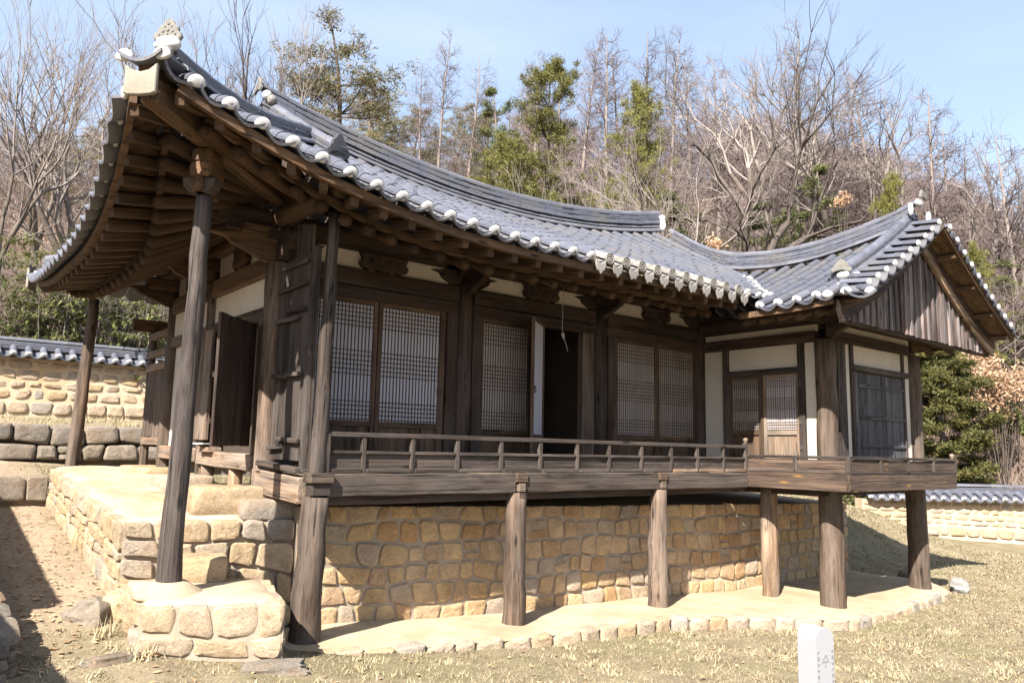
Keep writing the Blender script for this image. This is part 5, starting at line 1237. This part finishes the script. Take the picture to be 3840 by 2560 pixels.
a = rg.uniform(0, 6.28, n); clump = .6+.7*np.abs(np.sin(X*2.1+np.sin(Y*1.7))*np.sin(Y*2.6+np.cos(X*1.3))); L = rg.uniform(.012, .040, n)*clump*(1+rad*.02); wd = (.0011+.00042*rad)*rg.uniform(.7, 1.3, n); lean = rg.uniform(.6, 2.2, n)
bx, by = np.cos(a), np.sin(a)
v0 = np.stack([X-by*wd, Y+bx*wd, Z-.005], -1); v1 = np.stack([X+by*wd, Y-bx*wd, Z-.005], -1); v2 = np.stack([X+bx*L*lean, Y+by*L*lean, Z+L*.75], -1)
gv_ = np.stack([v0, v1, v2], 1).reshape(-1, 3); gf_ = np.arange(3*n).reshape(-1, 3)
o = mk('lawn_grass', trimesh('lawn_grass', gv_, gf_, BLADE)); tag(o, 'short dry straw-coloured winter grass covering the lawn', 'grass', kind='stuff')
# taller dry tufts on the bank and round the stones
tv = []
spots = [(-1.60, -.5), (-1.82, .2), (4.6, -.9), (6.1, -1.5)]+[(rg.uniform(-4, 3), rg.uniform(10.5, 12.4)) for _ in range(45)]
for (sx, sy) in spots:
    zb_ = (2.13+.105*(sy-10.2)) if sy > 10.2 else ground_z(sx, sy)
    for k in range(46):
        a = rg.uniform(0, 6.28); p = np.array([sx+rg.normal(0, .07), sy+rg.normal(0, .07), zb_-.01]); h = rg.uniform(.07, .2); tip = p+np.array([math.cos(a)*h*.7, math.sin(a)*h*.7, h]); s = np.array([-math.sin(a), math.cos(a), 0])*.005
        tv += [p-s, p+s, tip]
for k in range(420):
    r_ = rg.uniform(4.3, 13); a_ = rg.uniform(-.05, 1.45); sx, sy = CAM.x+r_*math.sin(a_), CAM.y+r_*math.cos(a_)
    if inside([(p[0], p[1]) for p in no[0]], np.array([sx]), np.array([sy]))[0] or (sx < -1.2 and sy > .4): continue
    zb_ = ground_z(sx, sy)
    for q_ in range(22):
        a = rg.uniform(0, 6.28); p = np.array([sx+rg.normal(0, .05), sy+rg.normal(0, .05), zb_-.01]); h = rg.uniform(.03, .085); tip = p+np.array([math.cos(a)*h, math.sin(a)*h, h*.8]); s = np.array([-math.sin(a), math.cos(a), 0])*(.003+.0004*r_); tv += [p-s, p+s, tip]
o = mk('dry_tufts', trimesh('dry_tufts', np.array(tv), np.arange(len(tv)).reshape(-1, 3), STRAW)); tag(o, 'scattered taller dry grass tufts at stone feet and on the bank', 'grass', kind='stuff')
LEAFB = m_leaf('fallen_leaf', [(.35, (.22, .12, .06)), (.55, (.42, .27, .15)), (.7, (.52, .40, .28))], .8, 0)
n = 2200; X = np.concatenate([rg.uniform(-3.2, 14, 1500), rg.uniform(-2.7, -1.35, 700)]); Y = np.concatenate([rg.uniform(-4.5, 5.5, 1500), rg.uniform(-.6, 6.2, 700)]); ok = ~inside([(p[0], p[1]) for p in no[0]], X, Y); X, Y = X[ok], Y[ok]; Z = near_z(X, Y)+.012; n = len(X); a = rg.uniform(0, 6.28, n); s = rg.uniform(.012, .03, n)
q = [np.stack([X+s*np.cos(a+k)*e, Y+s*np.sin(a+k)*e, Z+rg.uniform(0, .015, n)], -1) for k, e in ((0, 1.3), (1.57, .7), (3.14, 1.3), (4.71, .7))]
o = mk('fallen_leaves', trimesh('fallen_leaves', np.stack(q, 1).reshape(-1, 3), np.arange(4*n).reshape(-1, 4), LEAFB)); tag(o, 'fallen brown leaves scattered over lawn and lane', 'leaves', kind='stuff')
# ---------------------------------------------------------------- vegetation
def tubes(segs, sides=3):
    S = np.array(segs, dtype=float)     # p0(3) p1(3) r0 r1
    p0, p1, r0, r1 = S[:, :3], S[:, 3:6], S[:, 6], S[:, 7]; d = p1-p0; L = np.linalg.norm(d, axis=1, keepdims=True)+1e-9; d = d/L
    ref = np.where(np.abs(d[:, 2:3]) > .9, np.array([[1., 0, 0]]), np.array([[0, 0, 1.]])); a = np.cross(d, ref); a /= np.linalg.norm(a, axis=1, keepdims=True); b = np.cross(d, a)
    V = []
    for p, r in ((p0, r0), (p1, r1)):
        for k in range(sides): t = 6.2832*k/sides; V.append(p+(a*math.cos(t)+b*math.sin(t))*r[:, None])
    V = np.stack(V, 1); n = len(S); base = (np.arange(n)*2*sides)[:, None]; F = []
    for k in range(sides): j = (k+1) % sides; F.append(base+np.array([[k, j, sides+j, sides+k]]))
    return V.reshape(-1, 3), np.concatenate(F, 0)
def ribbons(segs):
    S = np.array(segs, dtype=float); p0, p1, r0, r1 = S[:, :3], S[:, 3:6], S[:, 6:7], S[:, 7:8]; rr = np.random.default_rng(len(S)); d = p1-p0; q = rr.normal(0, 1, d.shape); s = np.cross(d, q); s /= np.linalg.norm(s, axis=1, keepdims=True)+1e-9
    V = np.stack([p0-s*r0, p0+s*r0, p1+s*r1, p1-s*r1], 1).reshape(-1, 3); return V, np.arange(len(V)).reshape(-1, 4)
def rdir(rr, d, ang):
    d = d/np.linalg.norm(d); ax = rr.normal(0, 1, 3); ax -= d*ax.dot(d); ax /= np.linalg.norm(ax)+1e-9
    return d*math.cos(ang)+ax*math.sin(ang)
def branch(rr, p, d, L, r0, r1, n, segs, up=0., wob=.12):
    pts = [p]; q = p.copy(); d = d/np.linalg.norm(d)
    for k in range(n):
        d = d+rr.normal(0, wob, 3)+np.array([0, 0, up]); d /= np.linalg.norm(d); e = q+d*L/n
        segs.append((*q, *e, lerp(r0, r1, k/n), lerp(r0, r1, (k+1)/n))); q = e; pts.append(q)
    return pts, d
def larch(seed, dens=1.0):
    rr = np.random.default_rng(seed); T, C = [], []
    pts, _ = branch(rr, np.zeros(3), np.array([rr.normal(0, .02), rr.normal(0, .02), 1.]), 10, .13, .015, 16, T, .03, .025)
    for k in range(int(64*dens)):
        t = rr.uniform(.25, .99); i = min(15, int(t*16)); p = lerp(pts[i], pts[i+1], t*16-i); a = rr.uniform(0, 6.28)
        L = (1-t)**.8*2.3+.35; L *= rr.uniform(.6, 1.15); d = np.array([math.cos(a), math.sin(a), rr.uniform(.05, .6)])
        bp, bd = branch(rr, p, d, L, .028*(1-t)+.012, .006, 4, C, .06, .1)
        for j in range(int(L*7*dens)+2):
            q = rr.uniform(.15, 1); m = min(3, int(q*4)); s = lerp(bp[m], bp[m+1], q*4-m); tp, _ = branch(rr, s, rdir(rr, bd, rr.uniform(.5, 1.2))+np.array([0, 0, .15]), rr.uniform(.25, .75), .008, .003, 2, C, .02, .2)
            for _ in range(2): branch(rr, tp[1], rdir(rr, tp[2]-tp[1], .8), rr.uniform(.15, .4), .005, .0025, 1, C)
    return T, C
def spread(seed, depth=6, trunk=3.0, spreadang=.55, dens=1.0, r=.2):
    rr = np.random.default_rng(seed); T, C = [], []
    pts, d = branch(rr, np.zeros(3), np.array([rr.normal(0, .06), rr.normal(0, .06), 1.]), trunk, r, r*.72, 6, T, .02, .05)
    def rec(p, d, L, rad, dep):
        bp, bd = branch(rr, p, d, L, rad, rad*.62, 4 if dep > 2 else 2, C if dep < depth-1 else T, .035, .13)
        if dep <= 0: return
        for k in range(2 if rr.random() < .45 else 3): rec(bp[-1], rdir(rr, bd, rr.uniform(.25, spreadang))+np.array([0, 0, .10]), L*rr.uniform(.62, .86), rad*.62*rr.uniform(.7, 1), dep-1)
        if dep > 1:
            for k in range(2): q = bp[rr.integers(1, len(bp))]; rec(q, rdir(rr, bd, rr.uniform(.5, 1.1)), L*.5, rad*.35, min(dep-2, 2))
    for k in range(3): rec(pts[-1], rdir(rr, d, rr.uniform(.15, spreadang)), 2.2, r*.6, depth-1)
    rec(pts[-3], rdir(rr, d, .9), 1.8, r*.4, depth-2)
    top = max(s[5] for s in C); f = 10/top
    sc = lambda S: [tuple(x*f for x in s) for s in S]
    return sc(T), sc(C)
def needles(rr, centers, size, n, length, wd):
    c = np.repeat(np.array(centers), n, axis=0); sz = np.repeat(np.array(size), n); N = len(c)
    d = rr.normal(0, 1, (N, 3)); d[:, 2] = np.abs(d[:, 2])*.8+.1*rr.normal(0, 1, N); d /= np.linalg.norm(d, axis=1, keepdims=True)
    p = c+rr.normal(0, .35, (N, 3))*sz[:, None]*np.array([1, 1, .45]); s = rr.normal(0, 1, (N, 3)); s -= d*np.sum(s*d, 1, keepdims=True); s /= np.linalg.norm(s, axis=1, keepdims=True)
    L = length*rr.uniform(.7, 1.3, (N, 1)); w = wd*rr.uniform(.7, 1.3, (N, 1))
    V = np.stack([p-s*w, p+s*w, p+d*L], 1).reshape(-1, 3); return V, np.arange(3*N).reshape(-1, 3)
def pine(seed, full=.35, wide=1.0, tuft=.5, nb=34, nn=46, layered=True, trunkbend=.04):
    rr = np.random.default_rng(seed); T, C = [], []; cen, siz = [], []
    pts, _ = branch(rr, np.zeros(3), np.array([0, 0, 1.]), 9.7, .17, .03, 14, T, .05, trunkbend)
    for k in range(nb):
        t = rr.uniform(full, 1.0)
        if layered: t = round(t*9)/9*.85+t*.15
        t = min(.995, t); i = min(13, int(t*14)); p = lerp(pts[i], pts[i+1], t*14-i); a = rr.uniform(0, 6.28)
        L = wide*(2.6*(1-t)**.6+.4)*rr.uniform(.55, 1.1); bp, bd = branch(rr, p, np.array([math.cos(a), math.sin(a), rr.uniform(.0, .45)]), L, .05*(1-t)+.02, .012, 5, C, .05, .16)
        for q in (2, 3, 4, 5): cen.append(bp[q]+np.array([0, 0, .08])); siz.append(tuft*rr.uniform(.6, 1.1))
        for j in range(3):
            s = bp[rr.integers(2, 6)]; tp, _ = branch(rr, s, rdir(rr, bd, .8), L*.35, .012, .006, 2, C, .05, .2); cen.append(tp[-1]); siz.append(tuft*rr.uniform(.5, 1))
    cen.append(pts[-1]); siz.append(tuft*.6)
    return T, C, needles(rr, cen, siz, nn, .20, .017)
BARK = m_plain('bark', (.13, .105, .088), .35, 9, .95, .6, .1, .25)
BARK_PALE = m_plain('bark_pale', (.20, .165, .147), .25, 9, .95, .5, .1, .2)
BARK_DARK = m_plain('bark_dark', (.085, .07, .062), .3, 9, .95, .5, .1, .2)
TWIG = m_plain('twigs', (.158, .122, .114), .25, 1.5, .95, 0, .1, .18); TWIG_GREY = m_plain('twigs_grey', (.22, .185, .165), .25, 1.5, .95, 0, .1, .18)
NEEDLE = m_leaf('pine_needle', [(.3, (.06, .064, .018)), (.5, (.12, .115, .03)), (.7, (.20, .175, .05))], .6, .2)
NEEDLE_DARK = m_leaf('pine_needle_dark', [(.3, (.05, .065, .025)), (.5, (.10, .11, .04)), (.7, (.17, .16, .06))], .6, .2)
NEEDLE_DULL = m_leaf('pine_needle_dull', [(.3, (.10, .095, .045)), (.5, (.18, .155, .075)), (.7, (.27, .22, .11))], .6, .2)
JUNI = m_leaf('juniper_foliage', [(.3, (.035, .042, .013)), (.5, (.085, .083, .025)), (.72, (.185, .15, .045))], .6, .15)
BAMB = m_leaf('bamboo_leaf', [(.3, (.05, .062, .018)), (.5, (.105, .118, .038)), (.7, (.24, .235, .10))], .5, .3)
OAKLEAF = m_leaf('dead_oak_leaf', [(.3, (.30, .17, .09)), (.5, (.46, .30, .19)), (.7, (.58, .42, .30))], .7, .2)
def tm(name, segs, mat, sides=3): v, f = tubes(segs, sides); return trimesh(name, v, f, mat)
PRO = {}
for k in range(4):
    T, C = larch(100+k); PRO['larch%d' % k] = [('trunk', tm('trunk', T, BARK_PALE, 6)), ('crown', tm('crown', C, TWIG))]
for k in range(3):
    T, C = spread(200+k, 6, 3.0, .6); PRO['bare%d' % k] = [('trunk', tm('trunk', T, BARK, 6)), ('crown', tm('crown', C, TWIG_GREY))]
T, C = spread(231, 6, 3.4, .62, r=.24); PRO['dark0'] = [('trunk', tm('trunk', T, BARK_DARK, 6)), ('crown', tm('crown', C, BARK_DARK))]
T, C = spread(240, 6, 4.2, .5, r=.16); PRO['slim0'] = [('trunk', tm('trunk', T, BARK, 6)), ('crown', tm('crown', C, TWIG_GREY))]
for k, (mat, kw) in enumerate([(NEEDLE, dict(full=.18, wide=1.5, tuft=.5, nb=62, nn=64)), (NEEDLE_DULL, dict(full=.35, wide=1.3, tuft=.55)), (NEEDLE_DARK, dict(full=.12, wide=.8, tuft=.4)), (NEEDLE_DULL, dict(full=.15, wide=1.5, tuft=.6, nb=44))]):
    T, C, (v, f) = pine(300+k, **kw); cv, cf = tubes(C, 3); cf = np.concatenate([cf[:, [0, 1, 2]], cf[:, [0, 2, 3]]], 0)
    me = trimesh('crown', np.vstack([cv, v]), np.vstack([cf, f+len(cv)]), BARK); me.materials.append(mat); me.polygons.foreach_set('material_index', np.concatenate([np.zeros(len(cf), np.int32), np.ones(len(f), np.int32)]))
    PRO['pine%d' % k] = [('trunk', tm('trunk', T, BARK, 6)), ('crown', me)]
PALE_TW = m_plain('twigs_pale', (.27, .235, .2), .2, 1.5, .95, 0, .1, .1)
T, C = spread(255, 5, 2.0, .6, r=.10); PRO['pale0'] = [('trunk', tm('trunk', T, PALE_TW, 5)), ('crown', tm('crown', C, PALE_TW))]
rgs = random.Random(77)
ORD = ['first', 'second', 'third', 'fourth', 'fifth', 'sixth', 'seventh', 'eighth', 'ninth', 'tenth', 'eleventh', 'twelfth', 'thirteenth', 'fourteenth', 'fifteenth', 'sixteenth', 'seventeenth', 'eighteenth', 'nineteenth', 'twentieth']
def tree(kind, vx, vtop, r, name, label, group=None, sxy=1.0, hmax=None):
    d = px_dir(vx, vtop); h = math.hypot(d.x, d.y); x, y = CAM.x+d.x/h*r, CAM.y+d.y/h*r; z = ground_z(x, y)-.15
    H = (CAM.z+d.z/h*r-z); s = H/10
    e = empty(name, label, 'tree', (x, y, z), rgs.uniform(0, 6.28), 1, group)
    e.matrix_basis = Matrix.Translation((x, y, z)) @ Matrix.Rotation(rgs.uniform(0, 6.28), 4, 'Z') @ Matrix.Diagonal((s*sxy, s*sxy, s, 1))
    for nm, me in PRO[kind]: mk(nm, me, None, e, True)
    return e
rowA = [(975, 175, 52), (1012, 105, 50), (1078, 140, 50)]
for k, (vx, vt, r) in enumerate(rowA): tree('larch%d' % (k % 4), vx, vt, r, 'larch_tree', 'bare pale-trunked larch, %s of three standing above the main roof ridge' % ORD[k], 'three larches above the ridge', .9)
rowB = [(1205, 165, 60), (1240, 110, 56), (1290, 130, 58), (1335, 108, 55), (1388, 70, 54), (1440, 120, 57), (1482, 92, 55), (1535, 108, 54), (1590, 140, 57), (1640, 150, 55)]
for k, (vx, vt, r) in enumerate(rowB): tree('larch%d' % (k*3 % 4), vx, vt, r, 'larch_tree', 'bare larch, %s from the left in the hilltop row behind the green pines' % ORD[k], 'larch row behind the pines', 1.0)
rowC = [(1765, 90, 50), (1815, 105, 48), (1850, 130, 52), (1905, 150, 47), (1960, 175, 50), (2010, 165, 46), (2060, 215, 48), (2110, 235, 45), (2160, 285, 46), (2215, 300, 43), (2262, 330, 45), (2310, 325, 42), (2345, 370, 44), (2380, 380, 41)]
for k, (vx, vt, r) in enumerate(rowC): tree(('larch%d' % (k % 4)) if k % 3 else 'bare%d' % (k % 3), vx, vt, r, 'hillside_tree', 'bare twiggy tree, %s from the left on the slope right of the big oak' % ORD[k], 'bare trees right of the oak', 1.1)
tree('dark0', 1700, 18, 35, 'oak_tree', 'large bare spreading oak rising behind the valley of the two roofs', None, .95)
tree('bare1', 1560, 250, 34, 'bare_tree', 'small grey bare tree left of the big oak above the ridge end', None, 1.0)
tree('pale0', 1322, 365, 31, 'sapling', 'pale bare sapling just above the middle of the main ridge', None, .8)
tree('pale0', 1405, 400, 31, 'sapling', 'pale bare sapling right of the middle one, above the ridge', None, .9)
tree('pale0', 1265, 400, 32, 'sapling', 'low pale bare sapling left of the ridge saplings', None, 1.0)
tree('slim0', 60, -120, 23.5, 'bare_tree', 'tall grey bare tree at the far left edge behind the clay wall', None, .6)
tree('bare2', 150, 40, 30, 'bare_tree', 'bare twiggy tree between the left edge tree and the roof corner', None, .75)
tree('bare0', 300, -20, 34, 'bare_tree', 'fine-twigged bare tree behind the roof corner ornament', None, 1.0)
tree('slim0', 440, -30, 38, 'bare_tree', 'bare tree spreading above the eave just right of the corner ornament', None, 1.1)
tree('dark0', 600, -10, 33, 'bare_tree', 'black-branched bare tree behind the left end of the ridge', None, .75)
tree('bare1', 690, 60, 40, 'bare_tree', 'thin bare tree between the black-branched tree and the tall pine', None, .8)
tree('bare0', 240, 120, 27, 'bare_tree', 'small bare tree above the left eave tiles', None, 1.0)
tree('pine1', 795, 88, 43, 'pine_tree', 'tall dull-green pine with layered crown left of the larches', None, 1.15)
tree('pine0', 1285, 172, 36, 'pine_tree', 'bright yellow-green pine in front of the larch row', None, .62)
tree('pine2', 1140, 178, 42, 'pine_tree', 'slim dark pine left of the bright green pine', None, .8)
tree('pine0', 1440, 215, 37, 'pine_tree', 'smaller green pine right of the bright yellow-green pine', None, .5)
tree('pine0', 1130, 330, 33, 'pine_tree', 'low green pine at the foot of the slim dark pine', None, .75)
tree('pine0', 2068, 418, 36, 'pine_tree', 'bright young pine showing above the wing ridge', None, .4)
tree('pine0', 2225, 575, 35, 'pine_tree', 'bright young pine showing beside the right verge of the wing', None, .35)
tree('pine2', 1830, 370, 40, 'pine_tree', 'dark pine on the slope right of the oak trunk', None, 1.1)
tree('pine2', 1600, 430, 36, 'pine_tree', 'dark low pine just left of the oak trunk', None, 1.3)
tree('pine2', 1760, 440, 38, 'pine_tree', 'dark low pine just right of the oak trunk', None, 1.4)
tree('pine2', 2330, 560, 40, 'pine_tree', 'dark pine at the right edge above the dead-leaved shrubs', None, 1.3)
rowP = [(845, 215, 55), (890, 225, 58), (930, 235, 56), (1040, 245, 60), (1100, 235, 58), (730, 225, 50), (170, 300, 50), (230, 290, 53), (110, 330, 48)]
for k, (vx, vt, r) in enumerate(rowP): tree('pine3', vx, vt, r, 'pine_tree', ('dull olive pine, %s in the pine stand above the main ridge' % ORD[k]) if k < 6 else ('dull olive pine, %s of three on the hill beyond the left eave' % ORD[k-6]), 'dull pines on the hill', 1.1)
# the rest of the wood on the slope: one mass of small trees and brush
def sapling(seed, nb=44):
    rr = np.random.default_rng(seed); T, C = [], []
    pts, _ = branch(rr, np.zeros(3), np.array([rr.normal(0, .04), rr.normal(0, .04), 1.]), 10, .11, .02, 6, T, .03, .04)
    for k in range(nb):
        t = rr.uniform(.22, .98); i = min(5, int(t*6)); p = lerp(pts[i], pts[i+1], t*6-i); a = rr.uniform(0, 6.28); L = ((1-t)**.7*2.6+.5)*rr.uniform(.6, 1.1)
        bp, bd = branch(rr, p, np.array([math.cos(a), math.sin(a), rr.uniform(.3, 1.1)]), L, .035, .014, 2, C, .08, .12)
        for j in range(8): q = bp[rr.integers(1, 3)]; tp, td = branch(rr, lerp(bp[0], q, rr.uniform(.3, 1)), rdir(rr, bd, rr.uniform(.4, 1.0)), rr.uniform(.5, 1.1), .012, .007, 1, C); branch(rr, tp[1], rdir(rr, td, .6), rr.uniform(.3, .7), .0085, .005, 1, C)
    return T, C
FT = []
for k in range(5): T, C = sapling(400+k); FT.append((tubes(T, 4), ribbons(C)))
rw2 = np.random.default_rng(8); tv1, tf1, o1, tv2, tf2, o2 = [], [], 0, [], [], 0
for k in range(1180):
    vx = rw2.uniform(-150, 2500) if rw2.random() < .6 else rw2.uniform(1650, 2480); r0_ = float(np.interp(vx, _az_px, _az_r0)); r = r0_+3+(78-r0_)*rw2.random()**(.8 if k < 900 else .12); d = px_dir(vx, 500); h = math.hypot(d.x, d.y); x, y = CAM.x+d.x/h*r, CAM.y+d.y/h*r; z = ground_z(x, y)-.1
    s = rw2.uniform(.40, .78)*(float(np.interp(vx, [1050, 1200, 1900, 2400], [.72, 1.2, 1.1, .75]))); a = rw2.uniform(0, 6.28); ca, sa = math.cos(a), math.sin(a); (v, f), (v2, f2) = FT[rw2.integers(0, 5)]
    tr = lambda q: np.stack([x+s*(q[:, 0]*ca-q[:, 1]*sa), y+s*(q[:, 0]*sa+q[:, 1]*ca), z+s*q[:, 2]], -1)
    tv1.append(tr(v)); tf1.append(f+o1); o1 += len(v); tv2.append(tr(v2)); tf2.append(f2+o2); o2 += len(v2)
o = mk('woodland', trimesh('woodland', np.vstack(tv2), np.vstack(tf2), TWIG)); tag(o, 'mass of bare twiggy woodland covering the hillside', 'woodland', kind='stuff')
mk('trunks', trimesh('trunks', np.vstack(tv1), np.vstack(tf1), BARK), None, o)['kind'] = 'stuff'
# undergrowth: upright dry stems
n = 42000; vx = rw2.uniform(-100, 2450, n); az = np.interp(vx, _az_px, _azs); r = np.interp(vx, _az_px, _az_r0)+.6+50*rw2.random(n)**1.4
X = CAM.x+r*np.sin(az); Y = CAM.y+r*np.cos(az); Z = near_z(X, Y)+hill_z(X, Y)-.05; H = rw2.uniform(.4, 1.9, n); lx, ly = rw2.normal(0, .35, n)*H, rw2.normal(0, .35, n)*H; w = .004+.00042*r
P0 = np.stack([X, Y, Z], -1); P1 = np.stack([X+lx*.5, Y+ly*.5, Z+H*.55], -1); P2 = np.stack([X+lx*1.2+rw2.normal(0, .15, n), Y+ly*1.2, Z+H], -1)
segs = np.concatenate([np.concatenate([P0, P1, w[:, None], w[:, None]*.7], 1), np.concatenate([P1, P2, w[:, None]*.7, w[:, None]*.3], 1)], 0)
v, f = tubes(segs, 3); BRUSH = m_plain('brush_stems', (.27, .20, .16), .3, .8, .95, 0, .1, 0)
o = mk('undergrowth', trimesh('undergrowth', v, f, BRUSH)); tag(o, 'tangle of dry upright brush stems under the trees', 'brush', kind='stuff')
# dead leaves still hanging in the lower wood, evergreen patches
def leaf_cloud(centers, rad, n, size, rr, flat=.6):
    c = np.repeat(np.array(centers), n, 0); N = len(c); p = c+rr.normal(0, .45, (N, 3))*np.repeat(np.array(rad), n)[:, None]*np.array([1, 1, flat]); a = rr.normal(0, 1, (N, 3)); a /= np.linalg.norm(a, axis=1, keepdims=True); b = rr.normal(0, 1, (N, 3)); b -= a*np.sum(a*b, 1, keepdims=True); b /= np.linalg.norm(b, axis=1, keepdims=True); s = size*rr.uniform(.6, 1.3, (N, 1))
    V = np.stack([p-a*s, p+b*s*.45, p+a*s, p-b*s*.45], 1).reshape(-1, 3); return V, np.arange(4*N).reshape(-1, 4)
def shrub(vx, vy, r, rad, n, size, mat, name, label, h=None, nc=14, flat=.9):
    d = px_dir(vx, vy); hh = math.hypot(d.x, d.y); x, y = CAM.x+d.x/hh*r, CAM.y+d.y/hh*r; z = CAM.z+d.z/hh*r; g0 = ground_z(x, y); rr = np.random.default_rng(int(vx))
    e = empty(name, label, 'shrub', (x, y, g0)); cs = [np.array([x, y, max(g0+rad*.5, z)])+rr.normal(0, .5, 3)*rad*np.array([1, 1, .8]) for _ in range(nc)]
    v, f = leaf_cloud(cs, [rad*.45]*nc, n, size, rr, flat); mk('leaves', trimesh('leaves', v, f, mat), None, e)
    S = []
    for c in cs: m_ = np.array([x, y, g0]); mid = (m_+c)/2+rr.normal(0, .1, 3); S += [(*m_, *mid, .03, .018), (*mid, *c, .018, .008)]
    mk('stems', tm('stems', S, BARK), None, e)
shrub(2290, 885, 33, 1.0, 170, .07, OAKLEAF, 'dead_leaf_shrub', 'pinkish dead-leaved shrub on the slope right of the juniper', nc=22)
shrub(2235, 830, 35, .8, 130, .07, OAKLEAF, 'dead_leaf_shrub', 'dead-leaved shrub just under the right corner of the gable')
shrub(1985, 1135, 26, .9, 160, .06, NEEDLE_DARK, 'filler_shrub', 'dark filler shrub added to keep the gap behind the wing posts dark', nc=16)  # added shrub, fills the gap under the wing with dark
shrub(1935, 455, 36, .5, 60, .07, OAKLEAF, 'dead_leaf_shrub', 'small cluster of orange dead leaves right of the oak trunk', nc=6)
shrub(1640, 560, 34, .5, 60, .06, OAKLEAF, 'dead_leaf_shrub', 'orange dead leaves low behind the valley between the roofs', nc=8)
shrub(2330, 960, 34, 1.0, 60, .09, BAMB, 'bamboo_grass', 'patch of yellow-green bamboo grass on the right-hand slope', nc=10, flat=.5)
# juniper beside the wing
rr = np.random.default_rng(5); d = px_dir(2160, 1000); hh = math.hypot(d.x, d.y); jr = 30.5; jx, jy = CAM.x+d.x/hh*jr, CAM.y+d.y/hh*jr; jz = ground_z(jx, jy)
ju = empty('juniper_tree', 'dense dark green juniper growing behind the right wall beside the wing', 'tree', (jx, jy, jz))
cen, siz = [], []; top = CAM.z+px_dir(2165, 775).z/hh*jr-jz; Tj, Cj = [], []
branch(rr, np.array([jx, jy, jz]), np.array([0, 0, 1.]), top*.9, .16, .03, 8, Tj, .02, .04)
for k in range(230):
    t = rr.uniform(.04, 1); a = rr.uniform(0, 6.28); R_ = 1.95*math.sin(math.pi*min(1, (t*.82+.18)))**.7*rr.uniform(.35, 1.0); c = np.array([jx+R_*math.cos(a), jy+R_*math.sin(a), jz+t*top]); cen.append(c); siz.append(rr.uniform(.28, .55)); Cj.append((jx, jy, jz+t*top*.8, *c, .03, .01))
mk('trunk', tm('trunk', Tj, BARK, 6), None, ju); pass
v, f = needles(rr, cen, siz, 330, .15, .024); mk('foliage', trimesh('foliage', v, f, JUNI), None, ju)
# bamboo behind the left wall
def bamboo(seed, n=26, H=3.6):
    rr = np.random.default_rng(seed); S = []; P_, D_ = [], []
    for k in range(n):
        p = np.array([rr.normal(0, .55), rr.normal(0, .4), 0]); h = H*rr.uniform(.6, 1.1); d = np.array([rr.normal(0, .1), rr.normal(0, .1), 1.]); bp, bd = branch(rr, p, d, h, .018, .006, 7, S, -.035, .05)
        for j in range(16):
            q = bp[rr.integers(2, 8)]; a = rr.uniform(0, 6.28); tp, _ = branch(rr, q, np.array([math.cos(a), math.sin(a), .35]), rr.uniform(.25, .55), .005, .003, 2, S, -.12, .1)
            for m in range(7): P_.append(tp[rr.integers(1, 3)]+rr.normal(0, .03, 3)); b = a+rr.normal(0, .9); D_.append((math.cos(b), math.sin(b), rr.uniform(-1.0, -.1)))
    P_ = np.array(P_); D_ = np.array(D_); D_ /= np.linalg.norm(D_, axis=1, keepdims=True); s = np.cross(D_, np.array([[0, 0, 1.]])); s /= np.linalg.norm(s, axis=1, keepdims=True); L = rr.uniform(.16, .30, (len(P_), 1)); w = .021
    V = np.stack([P_, P_+D_*L*.4+s*w, P_+D_*L, P_+D_*L*.4-s*w], 1).reshape(-1, 3)
    return tm('canes', S, BARK_PALE), trimesh('leaves', V, np.arange(len(V)).reshape(-1, 4), BAMB)
BP = [bamboo(1), bamboo(2)]
for k, (vx, r, s, lab) in enumerate([(15, 22.5, .85, 'bamboo clump at the left edge above the clay wall'), (75, 23, 1.1, 'bamboo clump above the wall under the far roof corner'), (140, 22.3, 1.15, 'bamboo clump left of the far prop post'), (200, 23.2, 1.2, 'bamboo clump directly behind the far prop post'), (255, 22.4, 1.1, 'bamboo clump right of the far prop post'), (320, 23.4, 1.05, 'bamboo clump nearest the pavilion back corner'), (380, 23.0, .95, 'bamboo clump showing between the back screen and the eave')]):
    d = px_dir(vx, 800); hh = math.hypot(d.x, d.y); x, y = CAM.x+d.x/hh*r, CAM.y+d.y/hh*r; e = empty('bamboo_clump', lab, 'bamboo', (x, y, max(ground_z(x, y), 2.5)), k*1.3, s, 'bamboo behind the left wall'); c_, l_ = BP[k % 2]; mk('canes', c_, None, e, True); mk('leaves', l_, None, e, True)
tree('bare2', 330, 610, 22.3, 'bare_tree', 'grey trunk among the bamboo beside the pavilion back corner', None, .5)
